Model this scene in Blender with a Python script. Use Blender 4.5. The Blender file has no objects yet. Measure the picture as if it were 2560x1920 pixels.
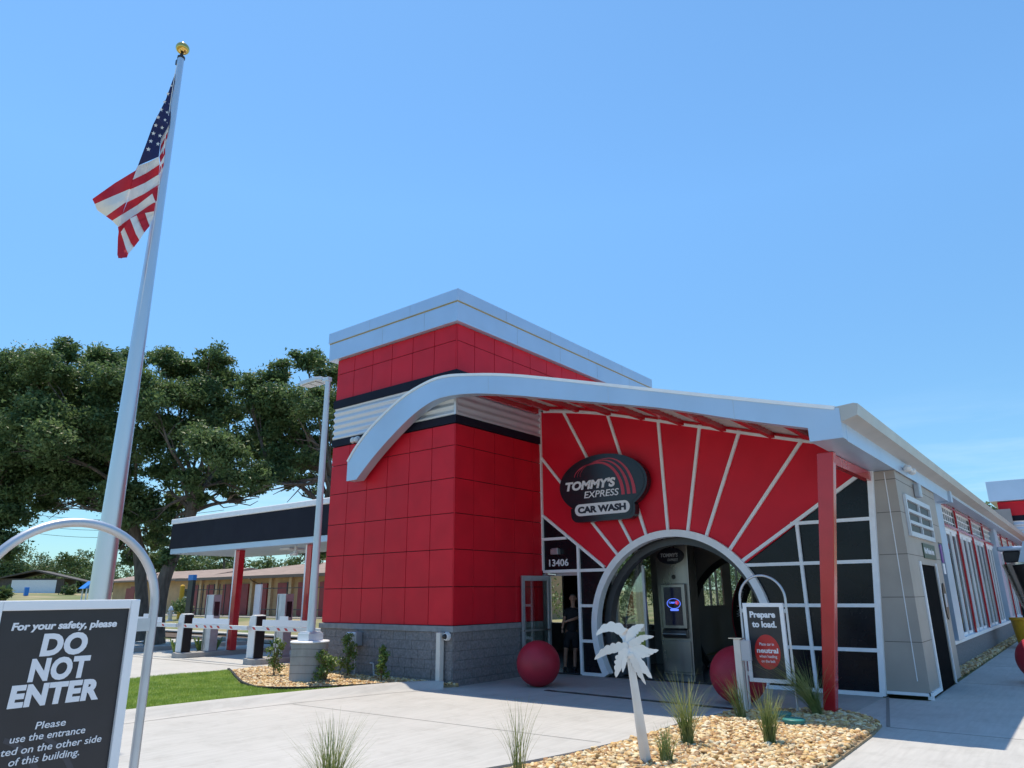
import bpy, bmesh, math, random
import numpy as np
from mathutils import Vector, Matrix
from mathutils.geometry import tessellate_polygon
R = math.radians
random.seed(7); rng = np.random.default_rng(7)
scene = bpy.context.scene
COL = scene.collection

# ------------------------------------------------------------ camera, sky, sun, exposure
CAMZ = 1.85
F_PX = 1764.16; YAW, PITCH, ROLL = 0.667738, 0.289519, -0.009257
cam_d = bpy.data.cameras.new('camera'); cam = bpy.data.objects.new('camera', cam_d); COL.objects.link(cam)
cam_d.sensor_width = 36; cam_d.lens = F_PX * 36 / 2560; cam_d.clip_end = 3000; cam_d.clip_start = 0.05
MM = Matrix.Rotation(YAW, 4, 'Z') @ Matrix.Rotation(math.pi/2 + PITCH, 4, 'X') @ Matrix.Rotation(ROLL, 4, 'Z')
cam.matrix_world = Matrix.Translation((0, 0, CAMZ)) @ MM
scene.camera = cam
SA, SB = -0.24, 0.07            # ground shift of a shadow per metre of height, reversed
SUN = Vector((SA, SB, 1)).normalized()
world = bpy.data.worlds.new('World'); scene.world = world; world.use_nodes = True
nt = world.node_tree; bg = nt.nodes['Background']
sky = nt.nodes.new('ShaderNodeTexSky'); sky.sky_type = 'NISHITA'; sky.sun_disc = False
sky.sun_elevation = math.asin(SUN.z); sky.sun_rotation = math.atan2(SUN.x, SUN.y)
sky.altitude = 0; sky.air_density = 0.95; sky.dust_density = 0.15; sky.ozone_density = 2.0
tint = nt.nodes.new('ShaderNodeMix'); tint.data_type = 'RGBA'; tint.blend_type = 'MULTIPLY'; tint.inputs[0].default_value = 1
tint.inputs[7].default_value = (.74, 1.05, 1.14, 1)      # clear deep-blue sky as the phone recorded it
geo = nt.nodes.new('ShaderNodeTexCoord'); sep = nt.nodes.new('ShaderNodeSeparateXYZ'); mr_ = nt.nodes.new('ShaderNodeMapRange')
mr_.inputs['From Min'].default_value = 0; mr_.inputs['From Max'].default_value = .5; mr_.inputs['To Min'].default_value = .60; mr_.inputs['To Max'].default_value = 1.09
dim = nt.nodes.new('ShaderNodeVectorMath'); dim.operation = 'SCALE'
nt.links.new(geo.outputs['Generated'], sep.inputs[0]); nt.links.new(sep.outputs['Z'], mr_.inputs['Value']); nt.links.new(mr_.outputs[0], dim.inputs['Scale'])
nt.links.new(sky.outputs[0], dim.inputs[0]); nt.links.new(dim.outputs[0], tint.inputs[6])
cm = nt.nodes.new('ShaderNodeMapping'); cm.inputs['Scale'].default_value = (2.2, 2.2, 16); cm.inputs['Location'].default_value = (3.1, .4, 0)
cn = nt.nodes.new('ShaderNodeTexNoise'); cn.inputs['Scale'].default_value = 1.6; cn.inputs['Detail'].default_value = 7; cn.inputs['Roughness'].default_value = .6
cr = nt.nodes.new('ShaderNodeValToRGB'); cr.color_ramp.elements[0].position = .47; cr.color_ramp.elements[1].position = .72
ce = nt.nodes.new('ShaderNodeValToRGB'); ce.color_ramp.elements[0].position = .03; ce.color_ramp.elements[0].color = (.5, .5, .5, 1); ce.color_ramp.elements[1].position = .24; ce.color_ramp.elements[1].color = (0, 0, 0, 1)
cx = nt.nodes.new('ShaderNodeMath'); cx.operation = 'MULTIPLY'; cmix = nt.nodes.new('ShaderNodeMix'); cmix.data_type = 'RGBA'; cmix.inputs[7].default_value = (5.2, 6.1, 7.2, 1)
nt.links.new(geo.outputs['Generated'], cm.inputs[0]); nt.links.new(cm.outputs[0], cn.inputs['Vector']); nt.links.new(cn.outputs['Fac'], cr.inputs[0]); nt.links.new(sep.outputs['Z'], ce.inputs[0])
nt.links.new(cr.outputs[0], cx.inputs[0]); nt.links.new(ce.outputs[0], cx.inputs[1]); nt.links.new(cx.outputs[0], cmix.inputs[0]); nt.links.new(tint.outputs[2], cmix.inputs[6]); nt.links.new(cmix.outputs[2], bg.inputs[0]); bg.inputs[1].default_value = 0.15
sun_d = bpy.data.lights.new('sun', 'SUN'); sun = bpy.data.objects.new('sun', sun_d); COL.objects.link(sun)
sun_d.energy = 3.9; sun_d.angle = R(0.53); sun_d.color = (1.0, 0.89, 0.72)
sun.rotation_euler = (-SUN).to_track_quat('-Z', 'Y').to_euler(); sun.location = (0, 0, 40)
scene.view_settings.view_transform = 'Standard'; scene.view_settings.look = 'None'
scene.view_settings.gamma = 1; scene.view_settings.exposure = 0.32
scene.render.engine = 'CYCLES'
scene.cycles.max_bounces = 8; scene.cycles.transparent_max_bounces = 16

def ray(px, py):
    return MM.to_3x3() @ Vector(((px-1280)/F_PX, -(py-960)/F_PX, -1))
def PT(px, py, D):
    d = ray(px, py); t = D / math.hypot(d.x, d.y)
    return Vector((0, 0, CAMZ)) + d * t

# ------------------------------------------------------------ materials
MATS = {}
def mat(name, col, rough=.5, metal=0, noise=0, nscale=5, bump=0, bscale=40, spec=.5, coat=0, emit=None, estr=0, trans=None, stretch=None, rvar=0, col2=None):
    m = bpy.data.materials.new(name); m.use_nodes = True; MATS[name] = m
    n = m.node_tree.nodes; l = m.node_tree.links; b = n['Principled BSDF']
    b.inputs['Base Color'].default_value = (*col, 1); b.inputs['Roughness'].default_value = rough
    b.inputs['Metallic'].default_value = metal; b.inputs['Specular IOR Level'].default_value = spec
    if coat: b.inputs['Coat Weight'].default_value = coat; b.inputs['Coat Roughness'].default_value = .08
    tc = n.new('ShaderNodeTexCoord'); vec = tc.outputs['Object']
    if stretch:
        mp = n.new('ShaderNodeMapping'); mp.inputs['Scale'].default_value = stretch
        l.new(vec, mp.inputs[0]); vec = mp.outputs[0]
    if noise or col2:
        t = n.new('ShaderNodeTexNoise'); t.inputs['Scale'].default_value = nscale; t.inputs['Detail'].default_value = 6
        l.new(vec, t.inputs['Vector'])
        r = n.new('ShaderNodeValToRGB'); r.color_ramp.elements[0].position = .32; r.color_ramp.elements[1].position = .68
        c2 = col2 or tuple(min(1, c*(1+noise)) for c in col)
        c1 = col if col2 else tuple(c*(1-noise) for c in col)
        r.color_ramp.elements[0].color = (*c1, 1); r.color_ramp.elements[1].color = (*c2, 1)
        l.new(t.outputs['Fac'], r.inputs[0]); l.new(r.outputs[0], b.inputs['Base Color'])
    if rvar:
        t2 = n.new('ShaderNodeTexNoise'); t2.inputs['Scale'].default_value = 2.3; t2.inputs['Detail'].default_value = 5
        l.new(vec, t2.inputs['Vector'])
        mr = n.new('ShaderNodeMapRange'); mr.inputs['To Min'].default_value = max(0, rough-rvar); mr.inputs['To Max'].default_value = rough+rvar
        l.new(t2.outputs['Fac'], mr.inputs['Value']); l.new(mr.outputs[0], b.inputs['Roughness'])
    if bump:
        t3 = n.new('ShaderNodeTexNoise'); t3.inputs['Scale'].default_value = bscale; t3.inputs['Detail'].default_value = 5
        l.new(vec, t3.inputs['Vector'])
        bp = n.new('ShaderNodeBump'); bp.inputs['Strength'].default_value = bump; bp.inputs['Distance'].default_value = .02
        l.new(t3.outputs['Fac'], bp.inputs['Height']); l.new(bp.outputs[0], b.inputs['Normal'])
    if emit:
        b.inputs['Emission Color'].default_value = (*emit, 1); b.inputs['Emission Strength'].default_value = estr
    return m
def glass(name, tint, refl=.25):
    m = bpy.data.materials.new(name); m.use_nodes = True; MATS[name] = m
    n = m.node_tree.nodes; l = m.node_tree.links; n.clear()
    o = n.new('ShaderNodeOutputMaterial'); t = n.new('ShaderNodeBsdfTransparent'); t.inputs[0].default_value = (*tint, 1)
    g = n.new('ShaderNodeBsdfGlossy'); g.inputs['Roughness'].default_value = .02; g.inputs[0].default_value = (.9, .95, 1, 1)
    fr = n.new('ShaderNodeLayerWeight'); fr.inputs[0].default_value = .25
    mr = n.new('ShaderNodeMapRange'); mr.inputs['To Min'].default_value = refl*.35; mr.inputs['To Max'].default_value = min(.95, refl*3)
    l.new(fr.outputs['Facing'], mr.inputs['Value'])
    mx = n.new('ShaderNodeMixShader'); l.new(mr.outputs[0], mx.inputs[0]); l.new(t.outputs[0], mx.inputs[1]); l.new(g.outputs[0], mx.inputs[2])
    l.new(mx.outputs[0], o.inputs[0]); return m
def leaf_mat(name, c1, c2, rough=.4, tr=.25, nscale=.8):
    m = mat(name, c1, rough, col2=c2, nscale=nscale, spec=.5)
    n = m.node_tree.nodes; l = m.node_tree.links; b = n['Principled BSDF']; out = n['Material Output']
    tl = n.new('ShaderNodeBsdfTranslucent'); mx = n.new('ShaderNodeMixShader'); mx.inputs[0].default_value = tr
    src = b.inputs['Base Color'].links[0].from_socket
    l.new(src, tl.inputs[0]); l.new(b.outputs[0], mx.inputs[1]); l.new(tl.outputs[0], mx.inputs[2]); l.new(mx.outputs[0], out.inputs[0])
    return m
def attr_mat(name, rough, sat=1, bump=0):
    m = bpy.data.materials.new(name); m.use_nodes = True; MATS[name] = m
    n = m.node_tree.nodes; l = m.node_tree.links; b = n['Principled BSDF']; b.inputs['Roughness'].default_value = rough
    a = n.new('ShaderNodeAttribute'); a.attribute_name = 'tone'; l.new(a.outputs['Color'], b.inputs['Base Color']); return m

mat('red panel', (.60, .010, .026), .45, noise=.10, nscale=1.3, rvar=.12, spec=.26, bump=.25, bscale=1.1)
mat('red facade', (.68, .012, .034), .42, noise=.08, nscale=.9, rvar=.10, spec=.25)
mat('joint dark', (.03, .006, .008), .8)
mat('navy band', (.012, .012, .024), .5, noise=.1, nscale=2, rvar=.1, spec=.12)
mat('black panel', (.006, .007, .012), .25, noise=.2, nscale=3, rvar=.1, spec=.3)
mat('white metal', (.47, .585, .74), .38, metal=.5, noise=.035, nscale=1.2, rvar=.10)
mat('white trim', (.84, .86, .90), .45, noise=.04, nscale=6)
mat('gold seal', (.45, .33, .12), .5)
mat('corrugated', (.62, .66, .74), .42, metal=.35)
mat('red paint', (.48, .014, .024), .22, noise=.08, nscale=3, coat=.4, rvar=.08)
mat('deck white', (.55, .52, .52), .5, noise=.06, nscale=4)
mat('cap stone', (.24, .245, .265), .8, noise=.15, nscale=8, bump=.3, bscale=60)
mat('steel', (.60, .58, .56), .28, metal=1, noise=.06, nscale=3, rvar=.10, stretch=(1, 1, .15))
mat('kiosk steel', (.30, .29, .285), .3, metal=.9, noise=.12, nscale=3, rvar=.12, stretch=(1, 1, .15))
mat('galvanised', (.50, .53, .58), .42, metal=.75, noise=.10, nscale=5, rvar=.08)
mat('pole paint', (.62, .66, .72), .38, metal=.3, noise=.05, nscale=2, rvar=.08)
mat('pole aluminium', (.68, .69, .72), .34, metal=.85, noise=.06, nscale=2, rvar=.08, stretch=(1, 1, .1))
mat('palm metal', (.66, .69, .73), .38, metal=.55, noise=.05, nscale=4, rvar=.1)
mat('void dark', (.004, .004, .005), .9, spec=.05)
mat('gold', (.75, .50, .15), .12, metal=1)
mat('dark metal', (.03, .032, .036), .4, metal=.3, noise=.2, nscale=8)
mat('black plastic', (.012, .012, .014), .35)
mat('white plastic', (.68, .69, .70), .4, noise=.04, nscale=6)
mat('lens', (.35, .36, .34), .2)
mat('wedge grey', (.38, .34, .305), .5, noise=.06, nscale=2, rvar=.08, spec=.3)
mat('arch liner', (.05, .052, .06), .35, noise=.1, nscale=2)
glass('glass front', (.85, .92, .90), .34)
mat('wedge joint', (.12, .11, .10), .7)
mat('gutter metal', (.50, .47, .44), .4, metal=.3, noise=.06, nscale=1.5, rvar=.1)
mat('dark inside', (.020, .021, .026), .6)
mat('inner wall', (.24, .235, .235), .55, noise=.08, nscale=2)
mat('floor wet', (.06, .065, .075), .15, noise=.25, nscale=1.5, rvar=.1)
mat('sign black', (.020, .020, .028), .35, noise=.15, nscale=6)
mat('sign stripe', (.045, .046, .062), .35)
mat('sign white', (.78, .79, .84), .5)
mat('sign white lit', (.82, .83, .86), .5)
mat('logo black', (.014, .016, .026), .22, rvar=.05)
mat('logo red', (.50, .035, .07), .35)
mat('sign red', (.52, .022, .022), .4)
mat('text navy', (.010, .016, .035), .5)
mat('rubber ball', (.36, .010, .030), .55, noise=.12, nscale=4, rvar=.08)
mat('valve green', (.035, .22, .20), .5, noise=.1, nscale=9)
mat('joint filler', (.22, .21, .20), .9)
mat('yellow', (.65, .36, .02), .5, noise=.1, nscale=8)
mat('conduit', (.42, .44, .48), .5)
mat('downspout', (.62, .58, .54), .5, noise=.05)
mat('bark', (.13, .105, .085), .9, noise=.35, nscale=9, bump=.8, bscale=14, stretch=(1, 1, .25))
mat('stem', (.16, .11, .07), .9)
mat('tan wall', (.52, .34, .19), .85, noise=.14, nscale=1.2, bump=.3, bscale=20)
mat('tan column', (.60, .44, .28), .85, noise=.1)
mat('roof tan', (.30, .22, .18), .9, noise=.15, nscale=1.5, stretch=(1, 1, 5))
mat('brown trim', (.20, .14, .11), .7)
mat('unit door', (.28, .035, .04), .5, noise=.15, nscale=3)
mat('dark glass', (.02, .022, .028), .1)
mat('barn brown', (.10, .085, .075), .8, noise=.2)
mat('blue plastic', (.02, .20, .65), .4)
mat('skin', (.42, .22, .155), .5, noise=.08, nscale=14)
mat('cloth black', (.012, .012, .017), .85)
mat('cloth red', (.22, .012, .02), .8)
mat('hair', (.10, .085, .075), .8)
mat('screen', (.006, .007, .014), .12, emit=(.02, .03, .16), estr=.05)
mat('screen blue', (.1, .15, .7), .3, emit=(.12, .22, 1), estr=.9)
mat('screen red', (.5, .02, .05), .3, emit=(.6, .03, .08), estr=.5)
mat('wire', (.05, .05, .055), .6)
mat('edging', (.012, .012, .012), .6)
mat('purple sign', (.14, .02, .28), .4)
mat('green sign', (.02, .06, .04), .4)
mat('terracotta', (.55, .06, .04), .6)
glass('glass', (.90, .95, .92), .14)
glass('glass side', (.30, .33, .34), .16)
mat('flag red', (.55, .012, .03), .75, noise=.08, nscale=6)
mat('flag white', (.78, .76, .76), .75, noise=.04, nscale=6)
mat('flag blue', (.018, .022, .10), .75, noise=.1, nscale=6)
leaf_mat('oak leaves', (.055, .11, .040), (.18, .26, .095), .50, .42, 1.4)
leaf_mat('far leaves', (.07, .12, .035), (.16, .22, .08), .5, .25, .35)
leaf_mat('shrub leaves', (.09, .16, .03), (.22, .30, .07), .4, .3, 12)
leaf_mat('lawn blades', (.17, .30, .035), (.34, .46, .08), .55, .3, 2.2)
leaf_mat('tuft blades', (.13, .20, .055), (.32, .34, .14), .5, .3, 5)
attr_mat('pebble', .62)
attr_mat('farpebble', .7)

def concrete(name, c1, c2, joints=None):
    m = bpy.data.materials.new(name); m.use_nodes = True; MATS[name] = m
    n = m.node_tree.nodes; l = m.node_tree.links; b = n['Principled BSDF']; b.inputs['Roughness'].default_value = .82
    tc = n.new('ShaderNodeTexCoord')
    t = n.new('ShaderNodeTexNoise'); t.inputs['Scale'].default_value = .55; t.inputs['Detail'].default_value = 8; t.inputs['Roughness'].default_value = .6
    l.new(tc.outputs['Object'], t.inputs['Vector'])
    r = n.new('ShaderNodeValToRGB'); r.color_ramp.elements[0].position = .35; r.color_ramp.elements[1].position = .66
    r.color_ramp.elements[0].color = (*c1, 1); r.color_ramp.elements[1].color = (*c2, 1); l.new(t.outputs['Fac'], r.inputs[0])
    mp = n.new('ShaderNodeMapping'); mp.inputs['Scale'].default_value = (14, 1.2, 1); mp.inputs['Rotation'].default_value = (0, 0, .3)
    l.new(tc.outputs['Object'], mp.inputs[0])
    t2 = n.new('ShaderNodeTexNoise'); t2.inputs['Scale'].default_value = 1.2; t2.inputs['Detail'].default_value = 8; l.new(mp.outputs[0], t2.inputs['Vector'])
    t3 = n.new('ShaderNodeTexNoise'); t3.inputs['Scale'].default_value = 2.2; t3.inputs['Detail'].default_value = 10; t3.inputs['Roughness'].default_value = .75
    l.new(tc.outputs['Object'], t3.inputs['Vector'])
    mx = n.new('ShaderNodeMix'); mx.data_type = 'RGBA'; mx.blend_type = 'MULTIPLY'; mx.inputs[0].default_value = .28
    l.new(r.outputs[0], mx.inputs[6]); l.new(t2.outputs['Fac'], mx.inputs[7])
    r3 = n.new('ShaderNodeValToRGB'); r3.color_ramp.elements[0].position = .28; r3.color_ramp.elements[0].color = (.72, .70, .68, 1); r3.color_ramp.elements[1].position = .5; r3.color_ramp.elements[1].color = (1, 1, 1, 1)
    l.new(t3.outputs['Fac'], r3.inputs[0])
    m3 = n.new('ShaderNodeMix'); m3.data_type = 'RGBA'; m3.blend_type = 'MULTIPLY'; m3.inputs[0].default_value = .45
    l.new(mx.outputs[2], m3.inputs[6]); l.new(r3.outputs[0], m3.inputs[7])
    l.new(m3.outputs[2], b.inputs['Base Color'])
    bt = n.new('ShaderNodeTexNoise'); bt.inputs['Scale'].default_value = 90; l.new(tc.outputs['Object'], bt.inputs['Vector'])
    bp = n.new('ShaderNodeBump'); bp.inputs['Strength'].default_value = .25; bp.inputs['Distance'].default_value = .01
    l.new(bt.outputs['Fac'], bp.inputs['Height']); l.new(bp.outputs[0], b.inputs['Normal'])
concrete('concrete', (.52, .51, .485), (.58, .565, .54))
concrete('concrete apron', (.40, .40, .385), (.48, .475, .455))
concrete('concrete base', (.36, .35, .34), (.48, .46, .44))

def blockmat():
    m = mat('split block', (.215, .205, .215), .85, noise=.25, nscale=22, bump=1.0, bscale=55)
    n = m.node_tree.nodes; l = m.node_tree.links; b = n['Principled BSDF']
    return m
blockmat()
def terrain_mat():
    m = mat('dry lawn', (.10, .15, .04), .95, nscale=.22, col2=(.36, .29, .17), bump=.6, bscale=9)
terrain_mat()
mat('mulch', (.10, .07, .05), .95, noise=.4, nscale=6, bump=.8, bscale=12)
mat('lawn soil', (.12, .18, .03), .9, noise=.25, nscale=5)
mat('gravel bed soil', (.30, .22, .13), .9, noise=.3, nscale=12, bump=.6, bscale=30)
mat('asphalt', (.30, .29, .27), .9, noise=.15, nscale=1)

# ------------------------------------------------------------ object helpers
ORG = {}
def tag(o, label=None, cat=None, group=None, kind=None):
    if label: o['label'] = label
    if cat: o['category'] = cat
    if group: o['group'] = group
    if kind: o['kind'] = kind
    return o
def thing(name, label, cat, loc=(0, 0, 0), group=None):
    o = bpy.data.objects.new(name, None); o.empty_display_size = .2; COL.objects.link(o); o.location = loc
    ORG[o.name] = Vector(loc); return tag(o, label, cat, group)
class MB:
    def __init__(s): s.v = []; s.f = []; s.m = []; s.ml = []
    def add(s, vs, fs, mi=0):
        k = len(s.v); s.v += [tuple(v) for v in vs]; s.f += [tuple(i+k for i in f) for f in fs]; s.m += [mi]*len(fs); return s
    def box(s, x0, x1, y0, y1, z0, z1, mi=0):
        x0, x1 = sorted((x0, x1)); y0, y1 = sorted((y0, y1)); z0, z1 = sorted((z0, z1))
        return s.add([(x0,y0,z0),(x1,y0,z0),(x1,y1,z0),(x0,y1,z0),(x0,y0,z1),(x1,y0,z1),(x1,y1,z1),(x0,y1,z1)],
              [(0,3,2,1),(4,5,6,7),(0,1,5,4),(1,2,6,5),(2,3,7,6),(3,0,4,7)], mi)
    def bar(s, a, b, w, h, up=(0,0,1), mi=0):
        a = Vector(a); b = Vector(b); d = (b-a).normalized(); up = Vector(up)
        x = d.cross(up).normalized()*w/2; y = x.cross(d).normalized()*h/2
        vs = [p+sx*x+sy*y for p in (a, b) for sx, sy in ((-1,-1),(1,-1),(1,1),(-1,1))]
        return s.add(vs, [(0,1,2,3),(7,6,5,4),(0,4,5,1),(1,5,6,2),(2,6,7,3),(3,7,4,0)], mi)
    def prism(s, poly, f0, f1, mi=0, holes=()):
        """poly 2D list; f0,f1 map (u,v)->3D for front/back"""
        loops = [list(poly)]+[list(h) for h in holes]
        flat = [p for L in loops for p in L]; n = len(flat)
        tr = tessellate_polygon([[Vector((p[0], p[1], 0)) for p in L] for L in loops])
        fs = []
        for t in tr:
            a, b, c = (flat[i] for i in t)
            ar = (b[0]-a[0])*(c[1]-a[1])-(b[1]-a[1])*(c[0]-a[0])
            t = tuple(t) if ar > 0 else tuple(reversed(t))
            fs.append(t); fs.append(tuple(i+n for i in reversed(t)))
        k = 0
        for li, L in enumerate(loops):
            for i in range(len(L)):
                j = (i+1) % len(L); fs.append((k+i, k+i+n, k+j+n, k+j))
            k += len(L)
        return s.add([f0(*p) for p in flat]+[f1(*p) for p in flat], fs, mi)
    def xz(s, poly, y0, y1, mi=0, holes=()): return s.prism(poly, lambda u, v: (u, y0, v), lambda u, v: (u, y1, v), mi, holes)
    def yz(s, poly, x0, x1, mi=0, holes=()): return s.prism(poly, lambda u, v: (x0, u, v), lambda u, v: (x1, u, v), mi, holes)
    def xy(s, poly, z0, z1, mi=0, holes=()): return s.prism(poly, lambda u, v: (u, v, z0), lambda u, v: (u, v, z1), mi, holes)
    def tube(s, pts, r, n=10, mi=0, cap=True):
        pts = [Vector(p) for p in pts]; rs = r if isinstance(r, (list, tuple)) else [r]*len(pts)
        vs = []; fs = []; prev = None
        for i, p in enumerate(pts):
            d = (pts[min(i+1, len(pts)-1)]-pts[max(i-1, 0)]).normalized()
            if prev is None: x = d.orthogonal().normalized()
            else: x = (prev-d*prev.dot(d)).normalized()
            prev = x; y = d.cross(x)
            for k in range(n):
                a = 2*math.pi*k/n; vs.append(p+(x*math.cos(a)+y*math.sin(a))*rs[i])
        for i in range(len(pts)-1):
            for k in range(n):
                fs.append((i*n+k, i*n+(k+1) % n, (i+1)*n+(k+1) % n, (i+1)*n+k))
        if cap: fs.append(tuple(range(n-1, -1, -1))); fs.append(tuple(range((len(pts)-1)*n, len(pts)*n)))
        return s.add(vs, fs, mi)
    def lathe(s, c, prof, n=24, mi=0, axis='Z'):
        vs = []; fs = []
        for r, z in prof:
            for k in range(n):
                a = 2*math.pi*k/n; u, w = r*math.cos(a), r*math.sin(a)
                vs.append({'Z': (c[0]+u, c[1]+w, c[2]+z), 'Y': (c[0]+u, c[1]-z, c[2]+w), 'X': (c[0]+z, c[1]+u, c[2]+w)}[axis])
        for i in range(len(prof)-1):
            for k in range(n): fs.append((i*n+k, i*n+(k+1) % n, (i+1)*n+(k+1) % n, (i+1)*n+k))
        fs.append(tuple(range(n-1, -1, -1))); fs.append(tuple(range((len(prof)-1)*n, len(prof)*n)))
        return s.add(vs, fs, mi)
    def build(s, name, mt, parent=None, smooth=False, bevel=0, loc=None, kind=None):
        root = parent
        o0 = Vector((0, 0, 0))
        if parent is not None: o0 = ORG[parent.name]
        elif loc is not None: o0 = Vector(loc)
        me = bpy.data.meshes.new(name)
        me.from_pydata([(v[0]-o0.x, v[1]-o0.y, v[2]-o0.z) for v in s.v], [], s.f)
        for m_ in (mt if isinstance(mt, (list, tuple)) else [mt]): me.materials.append(MATS[m_])
        if any(s.m): me.polygons.foreach_set('material_index', s.m)
        me.update()
        o = bpy.data.objects.new(name, me); COL.objects.link(o)
        if parent is not None: o.parent = parent
        elif loc is not None: o.location = loc
        ORG[o.name] = o0
        if smooth:
            me.shade_smooth() if hasattr(me, 'shade_smooth') else None
            bm = bmesh.new(); bm.from_mesh(me); bmesh.ops.recalc_face_normals(bm, faces=bm.faces)
            for e in bm.edges:
                if len(e.link_faces) == 2 and e.calc_face_angle(0) > R(38): e.smooth = False
            bm.to_mesh(me); bm.free()
        else:
            bm = bmesh.new(); bm.from_mesh(me); bmesh.ops.recalc_face_normals(bm, faces=bm.faces); bm.to_mesh(me); bm.free()
        if bevel:
            md = o.modifiers.new('bevel', 'BEVEL'); md.width = bevel; md.segments = 2; md.limit_method = 'ANGLE'
        if kind: o['kind'] = kind
        return o
def npmesh(name, V, Fa, mt, parent=None, tone=None, smooth=False, o0=None):
    """numpy mesh, Fa (n,k) equal sided faces"""
    if parent is not None: o0 = np.array(ORG[parent.name])
    elif o0 is None: o0 = np.zeros(3)
    me = bpy.data.meshes.new(name); V = np.asarray(V, dtype=np.float32)-np.asarray(o0, dtype=np.float32)
    n, k = Fa.shape
    me.vertices.add(len(V)); me.vertices.foreach_set('co', V.ravel())
    me.loops.add(n*k); me.loops.foreach_set('vertex_index', Fa.astype(np.int32).ravel())
    me.polygons.add(n); me.polygons.foreach_set('loop_start', np.arange(0, n*k, k, dtype=np.int32))
    me.polygons.foreach_set('use_smooth', np.full(n, bool(smooth)))
    me.materials.append(MATS[mt]); me.update(calc_edges=True)
    if tone is not None:
        a = me.color_attributes.new('tone', 'FLOAT_COLOR', 'POINT')
        c = np.ones((len(V), 4), dtype=np.float32); c[:, :3] = tone; a.data.foreach_set('color', c.ravel())
    o = bpy.data.objects.new(name, me); COL.objects.link(o)
    if parent is not None: o.parent = parent
    else: o.location = tuple(float(q) for q in o0)
    ORG[o.name] = Vector([float(q) for q in o0]); return o
def text_mb(mb, s, org, ux, uy, size, ext=.003, bold=0, shear=0, align='LEFT', sx=1, mi=0, space=1, fit=None):
    """letters as mesh: org baseline point, ux/uy world unit vectors, size = cap height"""
    cu = bpy.data.curves.new('t', 'FONT'); cu.body = s; cu.size = size/.729; cu.extrude = ext/2; cu.offset = bold
    cu.shear = shear; cu.align_x = align; cu.space_character = space; cu.resolution_u = 4
    o = bpy.data.objects.new('t', cu); me = bpy.data.meshes.new_from_object(o)
    ux = Vector(ux).normalized(); uy = Vector(uy).normalized(); uz = ux.cross(uy); org = Vector(org)
    off = 0
    if fit:
        x0 = min(v.co.x for v in me.vertices); x1 = max(v.co.x for v in me.vertices); sx = (fit[1]-fit[0])/(x1-x0); off = fit[0]-x0*sx
    mb.add([org+ux*(off+v.co.x*sx)+uy*v.co.y+uz*v.co.z for v in me.vertices], [tuple(p.vertices) for p in me.polygons], mi)
    bpy.data.objects.remove(o); bpy.data.curves.remove(cu); bpy.data.meshes.remove(me)
def copy_tree(o, parent=None):
    c = o.copy(); COL.objects.link(c)
    if parent is not None: c.parent = parent
    for ch in list(o.children): copy_tree(ch, c)
    ORG[c.name] = ORG[o.name]
    return c
def circ(cx, cz, r, a0=0, a1=360, n=48):
    return [(cx+r*math.cos(R(a0+(a1-a0)*i/n)), cz+r*math.sin(R(a0+(a1-a0)*i/n))) for i in range(n+(0 if a1-a0 == 360 else 1))]
def lerp_curve(pts, n):
    """catmull-rom through 2D/3D points"""
    P = [Vector(p) for p in pts]; P = [P[0]*2-P[1]]+P+[P[-1]*2-P[-2]]; out = []
    for i in range(1, len(P)-2):
        for k in range(n):
            t = k/n; a, b, c, d = P[i-1:i+3]
            out.append(.5*((2*b)+(c-a)*t+(2*a-5*b+4*c-d)*t*t+(3*b-a-3*c+d)*t**3))
    out.append(P[-2]); return out

# ------------------------------------------------------------ ground
def sst(t): t = min(1, max(0, t)); return t*t*(3-2*t)
def gh(x, y):
    h = .55*sst((y-19.5)/8)*sst((-6-x)/6)
    h += 2.2*sst((-x-62)/60)
    if x > -6: h = 0
    return h
mb = MB(); gx = [-600, -400, -250, -180]+list(range(-140, -5, 3))+[-2, 30, 150, 600]; gy = [-600, -200, -60, -20, 0, 10, 16]+[17+i for i in range(18)]+[40, 60, 90, 140, 220, 400, 700]
vs = [(x, y, gh(x, y)-.035) for y in gy for x in gx]
nx = len(gx); mb.add(vs, [(j*nx+i, j*nx+i+1, (j+1)*nx+i+1, (j+1)*nx+i) for j in range(len(gy)-1) for i in range(nx-1)])
g = mb.build('ground', 'dry lawn', kind='structure')
# concrete driveway and pay lanes (one slab sheet), with saw joints as real grooves' dark filler strips
MB().xy([(-34, -8), (14, -8), (14, 60), (-2.6, 60), (-2.6, 15.0), (-11.0, 15.0), (-15.2, 15.0), (-15.3, 17.4), (-34, 18.2)], -.03, 0).build('driveway', 'concrete', kind='structure')
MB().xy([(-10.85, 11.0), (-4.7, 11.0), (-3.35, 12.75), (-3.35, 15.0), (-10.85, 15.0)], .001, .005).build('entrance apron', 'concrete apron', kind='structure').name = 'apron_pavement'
mb = MB()
def joint(a, b, w=.008): 
    d = (Vector(b)-Vector(a)).normalized(); nrm = Vector((-d.y, d.x))*w/2
    a = Vector(a); b = Vector(b)
    mb.xy([tuple(a-nrm), tuple(b-nrm), tuple(b+nrm), tuple(a+nrm)], .0045, .0065)
joint((-11.6, 8.3), (-5.2, 8.6)); joint((-2.62, 11.85), (6, 11.95)); joint((-2.5, 18.2), (6, 18.3)); joint((-2.5, 22.5), (6, 22.6)); joint((-2.4, 28), (6, 28)); joint((1.2, 2), (1.2, 18), .012)
joint((-2.65, 11.9), (-3.3, 15.1), .05); joint((-17.7, 11.75), (-30, 11.6), .03)
mb.build('pavement_joints', 'joint filler', kind='structure')
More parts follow.
